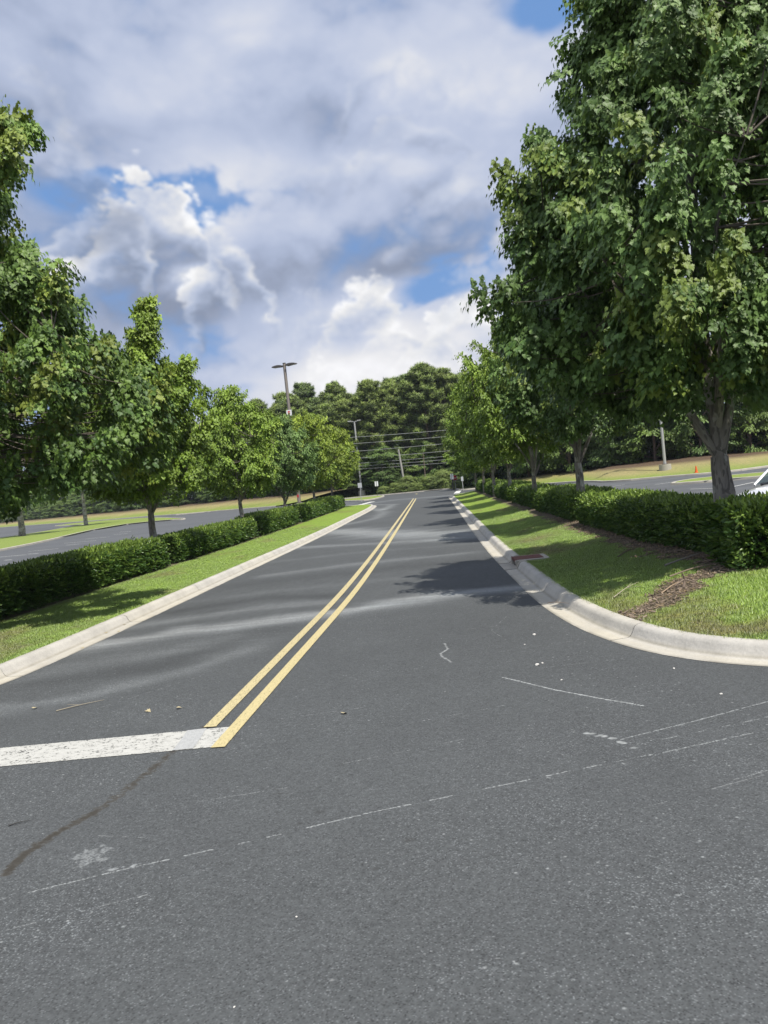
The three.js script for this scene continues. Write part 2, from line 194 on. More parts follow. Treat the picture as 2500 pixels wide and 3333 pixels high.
{
  const [nt, nb] = nearAsphalt();
  const road = structGroup('road');
  part('asphalt', sheet(NX0, NX1, NZ0, NZ1, 0), new THREE.MeshStandardMaterial({ map: nt, bumpMap: nb, bumpScale: 0.004, roughness: 0.86 }), road);
  const ft = tex8(1024, 2048, (i, j) => { const v0 = j / 2048, x = lerp(FX0, FX1, i / 1024), z = lerp(FZ1, FZ0, v0 * v0 * 0 + v0); const [v, w] = asphaltAt(x, z); const n = 0.86 + 0.16 * vn(i * 0.5, j * 0.5) + 0.12 * vn(i * 0.21, j * 0.3); const a = v * n; return [a * (0.935 + w * 0.4), a, a * (1.026 - w * 0.5)]; }, { repeat: false });
  part('asphalt', sheet(FX0, FX1, FZ0, FZ1, 0), new THREE.MeshStandardMaterial({ map: ft, roughness: 0.88 }), road);
  const tile = tex8(1024, 1024, (i, j) => { const a = 0.074 * (0.7 + 0.3 * wrapN(i, j, 1024, 1024, 6, 6, 4) + 0.3 * wrapN(i, j, 1024, 1024, 160, 160, 2)); return [a * 0.96, a, a * 1.03]; });
  const tm = new THREE.MeshStandardMaterial({ map: tile, roughness: 0.88 });
  for (const [a, b, c, d] of [[-40, NX0, NZ0, 9], [NX1, 40, NZ0, 9], [NX0, NX1, NZ1, 9]]) part('asphalt', sheet(a, b, c, d, 0, 9), tm, road);
  const lt = tex8(1024, 1024, (i, j) => { const n = wrapN(i, j, 1024, 1024, 3, 10, 5), m = wrapN(i, j, 1024, 1024, 5, 30, 4); const a = 0.095 * (0.62 + 0.42 * n + 0.38 * m); return [a * 0.95, a, a * 1.05]; });
  const lm = new THREE.MeshStandardMaterial({ map: lt, roughness: 0.86 });
  struct('parking_lot', sheet(-170, FX0, -260, NZ0, 0, 26), lm); struct('parking_lot', sheet(FX1, 60, -95, NZ0, 0, 26), lm);
}
/* ------------------------------------------------------------------ concrete kerbs in cast lengths */
const concreteTex = tex8(512, 512, (i, j) => { const n = wrapN(i, j, 512, 512, 3, 3, 5), f = wrapN(i, j, 512, 512, 90, 90, 2), s = wrapN(i, j, 512, 512, 2, 40, 2); const a = 0.43 * (0.62 + 0.4 * n + 0.16 * f + 0.12 * s) * (f > 0.8 ? 0.82 : 1); const w = n; return [a * 1.03, a * (0.975 - 0.02 * w), a * (0.86 - 0.06 * w)]; });
const concreteBump = tex8(256, 256, (i, j) => [wrapN(i, j, 256, 256, 60, 60, 3)], { srgb: false });
const concrete = new THREE.MeshStandardMaterial({ map: concreteTex, bumpMap: concreteBump, bumpScale: 0.003, roughness: 0.9 });
const kerbTex = tex8(1024, 512, (i, j) => { const v = j / 512 * 1.5, n = wrapN(i, j, 1024, 512, 5, 5, 5), f = wrapN(i, j, 1024, 512, 150, 90, 2), st = wrapN(i, j, 1024, 512, 9, 2, 3), g = wrapN(i, j, 1024, 512, 4, 14, 4); let a = 0.5 * (0.66 + 0.34 * n + 0.18 * f) * (f > 0.84 ? 0.8 : 1), w = 0.0; const toe = Math.exp(-(((v - 0.205) / 0.022) ** 2)), edge = sstep(0.05, 0, v), gut = sstep(0.2, 0.1, v); a *= 1 - toe * 0.35 * (0.4 + g) - edge * 0.4 * sstep(0.35, 0.7, g + f * 0.3) - 0.1 * sstep(0.52, 0.75, st) * (1 - gut); w = gut * 0.5 * g + toe * 0.3; return [a * (1.02 + 0.02 * w), a * (0.975 - 0.05 * w), a * (0.88 - 0.22 * w)]; });
const kerbConcrete = concrete.clone(); kerbConcrete.map = kerbTex;
const castTones = [[1, 1, 1], [0.92, 0.92, 0.9], [1.04, 1.03, 1.0], [0.96, 0.95, 0.94], [0.87, 0.86, 0.84]].map((c) => { const m = kerbConcrete.clone(); m.color.setRGB(...c); return m; });
const PROFILE = [[0, 0.003], [0.012, 0.006], [0.1, 0.005], [0.185, 0.006], [0.21, 0.016], [0.232, 0.045], [0.25, 0.082], [0.268, 0.106], [0.295, 0.119], [0.335, 0.122], [0.385, 0.119], [0.4, 0.108], [0.404, -0.02]];
function sweep(line, prof, side, h = 1) { // line: [x, z]; profile (distance from the road, height)
  const P = [], U = [], I = [], n = prof.length; let s = 0; const cum = [0]; for (let i = 1; i < n; i++) cum.push(cum[i - 1] + Math.hypot(prof[i][0] - prof[i - 1][0], prof[i][1] - prof[i - 1][1]));
  line.forEach((p, i) => { const a = line[Math.max(0, i - 1)], b = line[Math.min(line.length - 1, i + 1)], tx = b[0] - a[0], tz = b[1] - a[1], l = Math.hypot(tx, tz), nx = -tz / l * side, nz = tx / l * side; if (i) s += Math.hypot(p[0] - line[i - 1][0], p[1] - line[i - 1][1]); prof.forEach(([d, y], k) => { P.push(p[0] + nx * d, y * h, p[1] + nz * d); U.push(s / 1.5, cum[k] / 1.5); }); });
  for (let i = 0; i < line.length - 1; i++) for (let k = 0; k < n - 1; k++) { const a = i * n + k, b = a + n; if (side > 0) I.push(a, a + 1, b, b, a + 1, b + 1); else I.push(a, b, a + 1, b, b + 1, a + 1); }
  const g = new THREE.BufferGeometry(); g.setAttribute('position', new THREE.Float32BufferAttribute(P, 3)); g.setAttribute('uv', new THREE.Float32BufferAttribute(U, 2)); g.setIndex(I); g.computeVertexNormals(); return g;
}
function lengths(line, seg, gap) { // cut a dense polyline into lengths with open joints
  const out = []; let cur = [line[0]], s = 0; const ptAt = (a, b, t) => [lerp(a[0], b[0], t), lerp(a[1], b[1], t)];
  for (let i = 1; i < line.length; i++) { const a = line[i - 1], b = line[i], l = Math.hypot(b[0] - a[0], b[1] - a[1]); s += l; if (s >= seg) { cur.push(ptAt(a, b, 1 - gap / l)); out.push(cur); cur = [b]; s = 0; } else cur.push(b); }
  if (cur.length > 1) out.push(cur); return out;
}
const INLET = [-13.9, -13.05]; // the drain inlet interrupts the right kerb's face here
function kerb(line, side, seg = 3.05, skip) {
  const k = structGroup('kerb');
  const pieces = []; if (skip) { const a = line.filter((p) => p[1] > skip[1]), b = line.filter((p) => p[1] < skip[0]); pieces.push(...lengths(a, seg, 0.012), ...lengths(b, seg, 0.012)); } else pieces.push(...lengths(line, seg, 0.012));
  pieces.forEach((p, i) => { if (p.length > 1) part('kerb_stone', sweep(p, PROFILE, side), castTones[(i * 7 + (i >> 1)) % 5], k); });
  return k;
}
kerb(leftD, sgnL, 3.05); const rightKerb = kerb(rightD, sgnR, 3.05, INLET);

/* ------------------------------------------------------------------ lawns */
const hedgeRx = (z) => xAt(RB, z) + 1.78 + 0.25 * sstep(-13, -9.5, z); // front of the right hedge
const hedgeLx = (z) => xAt(LB, z) - 2.02; // front of the left hedge
const inletArea = (x, z) => sstep(0.55, 0.35, Math.abs(z + 13.47)) * sstep(1.45, 1.2, x);
const yRight = (x, z) => { const d = Math.max(0, z < -8.8 ? x - xAt(RB, z) : Math.min(...[0, 3, 6, 9].map(() => x - xAt(RB, Math.min(z, -5.2))))); return 0.112 + (0.2 * sstep(0.1, 2.1, d)) * (1 - inletArea(x, z)) - 0.012 * inletArea(x, z) + 0.04 * sstep(2, 4, d) - 0.2 * (z < -11 ? sstep(3.1, 4.4, d) : 0) + 0.02 * (fbm2(x * 1.3, z * 1.3, 3) - 0.5); };
const yLeft = (x, z) => { const d = Math.max(0, xAt(LB, z) - x); return 0.112 + 0.045 * sstep(0, 2, d) + 0.02 * (fbm2(x * 1.1 + 60, z * 1.1, 3) - 0.5); };
// bare mulch in front of the right hedge and where it runs out to the kerb
const MULCH = [[1.35, -7.55], [1.9, -8.25], [2.35, -8.9], [2.75, -9.1], [3.3, -9.25], [3.9, -9.3]];
function mulchAmount(x, z) { const d1 = segD(x, z, MULCH), w = 0.1 + 0.16 * sstep(1.3, 2.4, x); let m = 1 - sstep(w * 0.7, w * 1.25, d1 + (fbm2(x * 7, z * 7, 3) - 0.5) * 0.35); if (z < -8.8) { const q = x - hedgeRx(z); m = Math.max(m, 1 - sstep(0.16, 0.42, -q + (fbm2(x * 5, z * 5, 3) - 0.5) * 0.5)); if (z > -11.3) m = Math.max(m, 1 - sstep(0.22, 0.55, -q + (fbm2(x * 5, z * 5, 3) - 0.5) * 0.7)); } return clamp(m); }
const DRY = [[2.35, -6.75, 0.42, 0.2], [1.5, -13.9, 0.6, 0.4], [1.2, -7.9, 0.3, 0.25], [1.35, -16.5, 0.5, 0.5], [3.1, -6.6, 0.3, 0.12]];
const dryAmount = (x, z) => { let s = 0; for (const [a, b, w, h] of DRY) s += Math.exp(-(((x - a) / w) ** 2) - ((z - b) / h) ** 2); s += 0.8 * sstep(0.62, 0.8, fbm2(x * 1.4 + 9, z * 0.9, 4)); return clamp(s * (0.4 + fbm2(x * 6, z * 6, 3))); };
const dryLeft = (x, z) => clamp(0.9 * sstep(0.62, 0.8, fbm2(x * 1.2 + 19, z * 0.8, 4)) + 1.2 * Math.exp(-(((x + 6.9) / 0.5) ** 2) - ((z + 9.4) / 0.8) ** 2) + Math.exp(-(((x + 6.9) / 0.6) ** 2) - ((z + 45) / 0.9) ** 2));
function lawn(name, rows, x0f, x1f, yf, cf, nx) {
  const P = [], C = [], U = [], I = []; rows.forEach((z) => { const a = x0f(z), b = x1f(z); for (let i = 0; i <= nx; i++) { const x = lerp(a, b, i / nx); P.push(x, yf(x, z), z); U.push(x / 1.6, -z / 1.6); C.push(...cf(x, z)); } });
  for (let j = 0; j < rows.length - 1; j++) for (let i = 0; i < nx; i++) { const a = j * (nx + 1) + i, b = a + nx + 1; I.push(a, a + 1, b, b, a + 1, b + 1); }
  const g = new THREE.BufferGeometry(); g.setAttribute('position', new THREE.Float32BufferAttribute(P, 3)); g.setAttribute('color', new THREE.Float32BufferAttribute(C, 3)); g.setAttribute('uv', new THREE.Float32BufferAttribute(U, 2)); g.setIndex(I); g.computeVertexNormals();
  const n = g.attributes.normal; if (n.getY(Math.floor(n.count / 2)) < 0) { for (let k = 0; k < I.length; k += 3) [I[k], I[k + 1]] = [I[k + 1], I[k]]; g.setIndex(I); g.computeVertexNormals(); }
  return struct(name, g, grassMat);
}
const grassTex = tex8(1024, 1024, (i, j) => { const f = wrapN(i, j, 1024, 1024, 200, 120, 2), m = wrapN(i, j, 1024, 1024, 24, 24, 4); const a = 0.42 + 0.72 * f * f + 0.35 * m; return [a * (0.86 + 0.2 * m), a, a * 0.85]; });
const grassBump = tex8(512, 512, (i, j) => [wrapN(i, j, 512, 512, 130, 80, 2)], { srgb: false });
const grassMat = new THREE.MeshStandardMaterial({ map: grassTex, bumpMap: grassBump, bumpScale: 0.02, vertexColors: true, roughness: 0.95 });
const G_LIT = [0.27, 0.385, 0.055], G_DRY = [0.25, 0.205, 0.085], G_MUL = [0.17, 0.13, 0.095];
const mix3 = (a, b, t) => [lerp(a[0], b[0], t), lerp(a[1], b[1], t), lerp(a[2], b[2], t)];
const zs = (a, b, f) => { const o = []; let z = a; while (z > b) { o.push(z); z -= f(z); } o.push(b); return o; };
const step = (z) => (z > -16 ? 0.08 : z > -30 ? 0.25 : 0.8);
const rightOuter = (z) => (z > -11 ? 15.5 : hedgeRx(z) + 2.1);
lawn('lawn', zs(-4.95, -62.2, step), (z) => Math.min(xAt(RB, z), rightOuter(z)), rightOuter, yRight, (x, z) => mix3(mix3(G_LIT, G_DRY, dryAmount(x, z) * 0.85), G_MUL, mulchAmount(x, z)), 110);
const leftOuter = (z) => (z > -10 ? -15.5 : hedgeLx(z) - 2.2);
lawn('lawn', zs(-5.15, -58.6, step), leftOuter, (z) => Math.max(xAt(LB, z), leftOuter(z)), yLeft, (x, z) => mix3(mix3(G_LIT, G_DRY, dryLeft(x, z) * 0.6), G_MUL, (x < hedgeLx(z) + 0.1 ? 0.9 : 0)), 60);

/* grass blades on the nearer lawns */
const blades = (() => { const r = rng(9), P = [], N = [], C = []; for (let i = 0; i < 11; i++) { const a = r() * 6.28, d = 0.055 * Math.sqrt(r()), x = Math.cos(a) * d, z = Math.sin(a) * d, h = 0.6 + 0.5 * r(), la = r() * 6.28, le = 0.5 * r(), w = 0.003, wa = r() * 6.28, wx = Math.cos(wa) * w, wz = Math.sin(wa) * w; P.push(x - wx, 0, z - wz, x + wx, 0, z + wz, x + Math.cos(la) * le * 0.06, h * 0.05, z + Math.sin(la) * le * 0.06); for (let k = 0; k < 3; k++) N.push(Math.cos(la) * 0.3, 0.9, Math.sin(la) * 0.3); } const g = new THREE.BufferGeometry(); g.setAttribute('position', new THREE.Float32BufferAttribute(P, 3)); g.setAttribute('normal', new THREE.Float32BufferAttribute(N, 3)); return g; })();
const bladeMat = new THREE.MeshPhysicalMaterial({ color: 0xffffff, roughness: 0.75, transmission: 0.3, thickness: 0 });
function instanced(name, geo, mat, list, parent, stuff = true) { // list: [Matrix4, [r, g, b]]
  const m = new THREE.InstancedMesh(geo, mat, list.length), c = new THREE.Color(); list.forEach(([M, k], i) => { m.setMatrixAt(i, M); m.setColorAt(i, c.setRGB(...k)); });
  m.name = name; m.castShadow = m.receiveShadow = true; if (stuff) m.userData.kind = 'stuff'; (parent ?? scene).add(m); return m;
}
const Q = new THREE.Quaternion(), V = new THREE.Vector3(), S = new THREE.Vector3(), EU = new THREE.Euler();
const mat4 = (x, y, z, rx, ry, rz, s) => new THREE.Matrix4().compose(V.set(x, y, z), Q.setFromEuler(EU.set(rx, ry, rz, 'YXZ')), typeof s === 'number' ? S.setScalar(s) : S.set(...s));
{
  const r = rng(21), list = [];
  for (let n = 0; n < 150000; n++) { const right = r() < 0.62; let z = -5.2 - 24 * r() ** 2.1, x; if (right) { const a = xAt(RB, z), b = z > -8.8 ? Math.min(a + 9, 6.2) : hedgeRx(z); if (a > 6) continue; x = lerp(a + 0.01, b, r()); } else { z -= 2; const b = xAt(LB, z), a = hedgeLx(z); x = lerp(a, b - 0.01, r()); }
    const m = right ? mulchAmount(x, z) : 0, d = right ? dryAmount(x, z) : dryLeft(x, z); if ((right && inletArea(x, z) > 0.3) || r() < m * 1.3 || r() < d * 0.45 || r() < sstep(-12, -26, z) * 0.5) continue;
    const tone = 0.72 + 0.5 * fbm2(x * 2.1, z * 2.1, 3) + 0.25 * (r() - 0.5), c = mix3([0.38 * tone, 0.56 * tone, 0.075 * tone], [0.28, 0.24, 0.1], clamp(d * 0.8 + (r() < 0.06 ? 0.5 : 0)));
    const s = (right && z > -9 ? 0.66 : 0.55) * (0.7 + 0.6 * r()); list.push([mat4(x, (right ? yRight : yLeft)(x, z) - 0.004, z, 0, r() * 6.28, 0, [s, s * (0.7 + 0.5 * r()), s]), c]); }
  tag(instanced('grass', blades, bladeMat, list), 'short mown green grass between the kerbs and the hedges', 'grass');
}
/* ground that everything else stands on */
const earthTex = tex8(512, 512, (i, j) => { const n = wrapN(i, j, 512, 512, 6, 6, 5), f = wrapN(i, j, 512, 512, 70, 70, 2), a = 0.6 + 0.5 * n * f + 0.2 * f; return [0.1 * a, 0.085 * a * (0.9 + 0.3 * n), 0.045 * a]; });
{ const g = new THREE.PlaneGeometry(2400, 2400, 1, 1); g.rotateX(-Math.PI / 2); const uv = g.attributes.uv; for (let i = 0; i < uv.count; i++) uv.setXY(i, uv.getX(i) * 400, uv.getY(i) * 400); const m = struct('ground', g, new THREE.MeshStandardMaterial({ map: earthTex, roughness: 1 })); m.position.y = -0.05; }

/* ------------------------------------------------------------------ painted lines */
function ribbon(line, w, y, unit) { const P = [], U = [], I = []; let s = 0; line.forEach((p, i) => { const a = line[Math.max(0, i - 1)], b = line[Math.min(line.length - 1, i + 1)], tx = b[0] - a[0], tz = b[1] - a[1], l = Math.hypot(tx, tz), nx = -tz / l * w / 2, nz = tx / l * w / 2; if (i) s += Math.hypot(p[0] - line[i - 1][0], p[1] - line[i - 1][1]); P.push(p[0] - nx, y, p[1] - nz, p[0] + nx, y, p[1] + nz); U.push(0, s / unit, 1, s / unit); }); for (let i = 0; i < line.length - 1; i++) { const a = i * 2; I.push(a, a + 1, a + 2, a + 2, a + 1, a + 3); } const g = new THREE.BufferGeometry(); g.setAttribute('position', new THREE.Float32BufferAttribute(P, 3)); g.setAttribute('uv', new THREE.Float32BufferAttribute(U, 2)); g.setIndex(I); g.computeVertexNormals(); if (g.attributes.normal.getY(0) < 0) { for (let k = 0; k < I.length; k += 3) [I[k], I[k + 1]] = [I[k + 1], I[k]]; g.setIndex(I); g.computeVertexNormals(); } return g; }
function paintTex(w, h, base, wear, edge, seed) { return tex8(w, h, (i, j) => { const n = wrapN(i + seed, j, w, h, 20, 160, 4), f = wrapN(i, j + seed, w, h, w >> 1, h >> 1, 2), e = Math.min(i, w - 1 - i) / w; const tone = 0.78 + 0.34 * n + 0.12 * (f - 0.5); let al = 1; if (e < edge * (0.3 + f)) al = 0; if (n * 0.6 + f * 0.55 < wear) al = 0; const sp = f > 0.86 ? 0.72 : 1; return [base[0] * tone * sp, base[1] * tone * sp, base[2] * tone * sp, al]; }); }
const paintMat = (t) => new THREE.MeshStandardMaterial({ map: t, alphaTest: 0.5, roughness: 0.75 });
const yellowMat = paintMat(paintTex(64, 1024, [0.55, 0.465, 0.24], 0.33, 0.05, 3)), yellowWorn = paintMat(paintTex(64, 1024, [0.54, 0.46, 0.25], 0.38, 0.05, 40)), whiteOld = paintMat(paintTex(128, 1024, [0.5, 0.495, 0.46], 0.4, 0.02, 11)), whiteMat = paintMat(paintTex(64, 512, [0.66, 0.66, 0.62], 0.36, 0.04, 23));
function centreLine(d, z0, z1) { const o = []; for (let z = z0; z > z1; z -= 0.4) o.push([cx(z) + d, z]); return o; }
struct('centre_line', ribbon(centreLine(-0.107, -5.52, -64), 0.108, 0.008, 4), yellowWorn); struct('centre_line', ribbon(centreLine(0.107, -5.05, -63.4), 0.112, 0.008, 4), yellowMat);
{ const w = []; for (let q = 0; q <= 20; q++) { const t = q / 20; w.push([lerp(-9, -1.87, t), lerp(-4.84, -5.285, t)]); } struct('stop_line', ribbon(w, 0.445, 0.004, 5), whiteOld); struct('stop_line', ribbon([[-2.14, -5.49], [-2.11, -5.27], [-2.09, -5.06]], 0.15, 0.006, 3), paintMat(paintTex(64, 512, [0.42, 0.425, 0.42], 0.25, 0.02, 7))); }
for (const [a, b, w] of [[[-8.3, -61.6], [-8.0, -67.8], 0.6], [[-0.55, -66.6], [-0.35, -75.5], 0.55]]) struct('stop_line', ribbon([a, [(a[0] + b[0]) / 2, (a[1] + b[1]) / 2], b], w, 0.006, 5), whiteMat);
struct('road_arrow', ribbon([[-4.95, -82.4], [-4.85, -81], [-4.7, -80]], 0.22, 0.006, 3), yellowMat);

/* ------------------------------------------------------------------ trees: building blocks */
const barkTex = tex8(512, 512, (i, j) => { const n = wrapN(i, j, 512, 512, 7, 4, 5), f = wrapN(i, j, 512, 512, 26, 9, 3), l = wrapN(i + 99, j, 512, 512, 5, 7, 3); const crack = f < 0.4 ? 0.55 : 1; const a = (0.12 + 0.22 * n) * crack, li = sstep(0.5, 0.64, l); return [lerp(a, 0.42, li * 0.65), lerp(a * 0.92, 0.42, li * 0.65), lerp(a * 0.8, 0.38, li * 0.65)]; });
const barkBump = tex8(512, 512, (i, j) => [wrapN(i, j, 512, 512, 26, 9, 3) * 0.7 + 0.3 * wrapN(i, j, 512, 512, 7, 4, 5)], { srgb: false });
const bark = new THREE.MeshStandardMaterial({ map: barkTex, bumpMap: barkBump, bumpScale: 0.03, roughness: 0.95 }), twigMat = std(0.11, 0.095, 0.075, 0.95), pineBark = std(0.16, 0.12, 0.095, 0.95);
function limb(pts, radii, sides, uvx = 1) { // tapered tube through points
  const c = new THREE.CatmullRomCurve3(pts, false, 'centripetal'), n = Math.max(2, pts.length * 3), fr = c.computeFrenetFrames(n, false), P = [], U = [], I = [], rr = rng(pts.length * 13 + (radii[0] * 1e4 | 0)); let s = 0, last;
  for (let i = 0; i <= n; i++) { const p = c.getPoint(i / n), t = i / n * (radii.length - 1), k = Math.min(radii.length - 2, t | 0), r = lerp(radii[k], radii[k + 1], t - k); if (last) s += p.distanceTo(last); last = p; for (let j = 0; j <= sides; j++) { const a = j / sides * Math.PI * 2, q = r * (1 + (sides > 6 ? 0.08 * Math.sin(a * 3 + i) + 0.05 * Math.sin(a * 5 - i * 2) : 0)); P.push(p.x + (fr.normals[i].x * Math.cos(a) + fr.binormals[i].x * Math.sin(a)) * q, p.y + (fr.normals[i].y * Math.cos(a) + fr.binormals[i].y * Math.sin(a)) * q, p.z + (fr.normals[i].z * Math.cos(a) + fr.binormals[i].z * Math.sin(a)) * q); U.push(j / sides * uvx, s / 1.1); } }
  for (let i = 0; i < n; i++) for (let j = 0; j < sides; j++) { const a = i * (sides + 1) + j, b = a + sides + 1; I.push(a, b, a + 1, b, b + 1, a + 1); }
  const g = new THREE.BufferGeometry(); g.setAttribute('position', new THREE.Float32BufferAttribute(P, 3)); g.setAttribute('uv', new THREE.Float32BufferAttribute(U, 2)); g.setIndex(I); g.computeVertexNormals(); return g;
}
const v3 = (x, y, z) => new THREE.Vector3(x, y, z);
// one maple leaf, tip along +x, upper face +y, about one unit long
const LEAF = [[0, 0], [0.1, 0.1], [-0.06, 0.3], [0.16, 0.27], [0.2, 0.5], [0.34, 0.36], [0.5, 0.4], [0.46, 0.2], [0.66, 0.24], [0.66, 0.12], [1, 0]];
function leafInto(P, N, x, y, z, s, yaw, pitch, roll, shape, fold) {
  const M = new THREE.Matrix4().compose(v3(x, y, z), new THREE.Quaternion().setFromEuler(new THREE.Euler(roll, yaw, pitch, 'YZX')), v3(s, s, s)), pt = (a, b) => v3(a, Math.abs(b) * fold - 0.16 * a * a, b).applyMatrix4(M);
  for (const sg of [1, -1]) { const mid = pt(0.3, 0); for (let i = 0; i < shape.length - 1; i++) { const a = pt(shape[i][0], shape[i][1] * sg), b = pt(shape[i + 1][0], shape[i + 1][1] * sg), t = sg > 0 ? [mid, b, a] : [mid, a, b], n = v3().crossVectors(t[1].clone().sub(t[0]), t[2].clone().sub(t[0])).normalize(); for (const q of t) { P.push(q.x, q.y, q.z); N.push(n.x, n.y, n.z); } } }
}
function sprayGeo(seed, count, len, size, shape, fold, droop = 1) { const r = rng(seed), P = [], N = []; for (let i = 0; i < count; i++) { const t = i / (count - 1), side = i % 2 ? 1 : -1, x = lerp(-0.45, 0.42, t) * len + (r() - 0.5) * 0.04; leafInto(P, N, x, (r() - 0.5) * len * 0.24 - 0.1 * len * t * t, side * len * (0.1 + 0.16 * r()), size * (0.72 + 0.5 * r()), -side * (0.5 + 0.7 * r()) * (1 - 0.6 * t), droop * -(0.25 + 0.65 * r()) + (1 - droop) * (r() - 0.4), (r() - 0.5) * (1.1 + (1 - droop)), shape, fold); } const g = new THREE.BufferGeometry(); g.setAttribute('position', new THREE.Float32BufferAttribute(P, 3)); g.setAttribute('normal', new THREE.Float32BufferAttribute(N, 3)); return g; }
const OVAL = [[0, 0], [0.25, 0.2], [0.6, 0.22], [1, 0]], DIAM = [[0, 0], [0.22, 0.3], [0.55, 0.26], [1, 0]];
const mapleSpray = sprayGeo(31, 15, 0.34, 0.074, LEAF, 0.12), farSpray = sprayGeo(32, 14, 0.4, 0.1, DIAM, 0.15), hollySpray = sprayGeo(33, 11, 0.12, 0.046, OVAL, 0.2, 0);
const leafMat = new THREE.MeshPhysicalMaterial({ color: 0xffffff, roughness: 0.52, transmission: 0.15, thickness: 0, ior: 1.45, specularIntensity: 0.8 }), hollyMat = new THREE.MeshPhysicalMaterial({ color: 0xffffff, roughness: 0.36, ior: 1.45, specularIntensity: 0.9 }), needleMat = new THREE.MeshPhysicalMaterial({ color: 0xffffff, roughness: 0.7, transmission: 0.2, thickness: 0 });

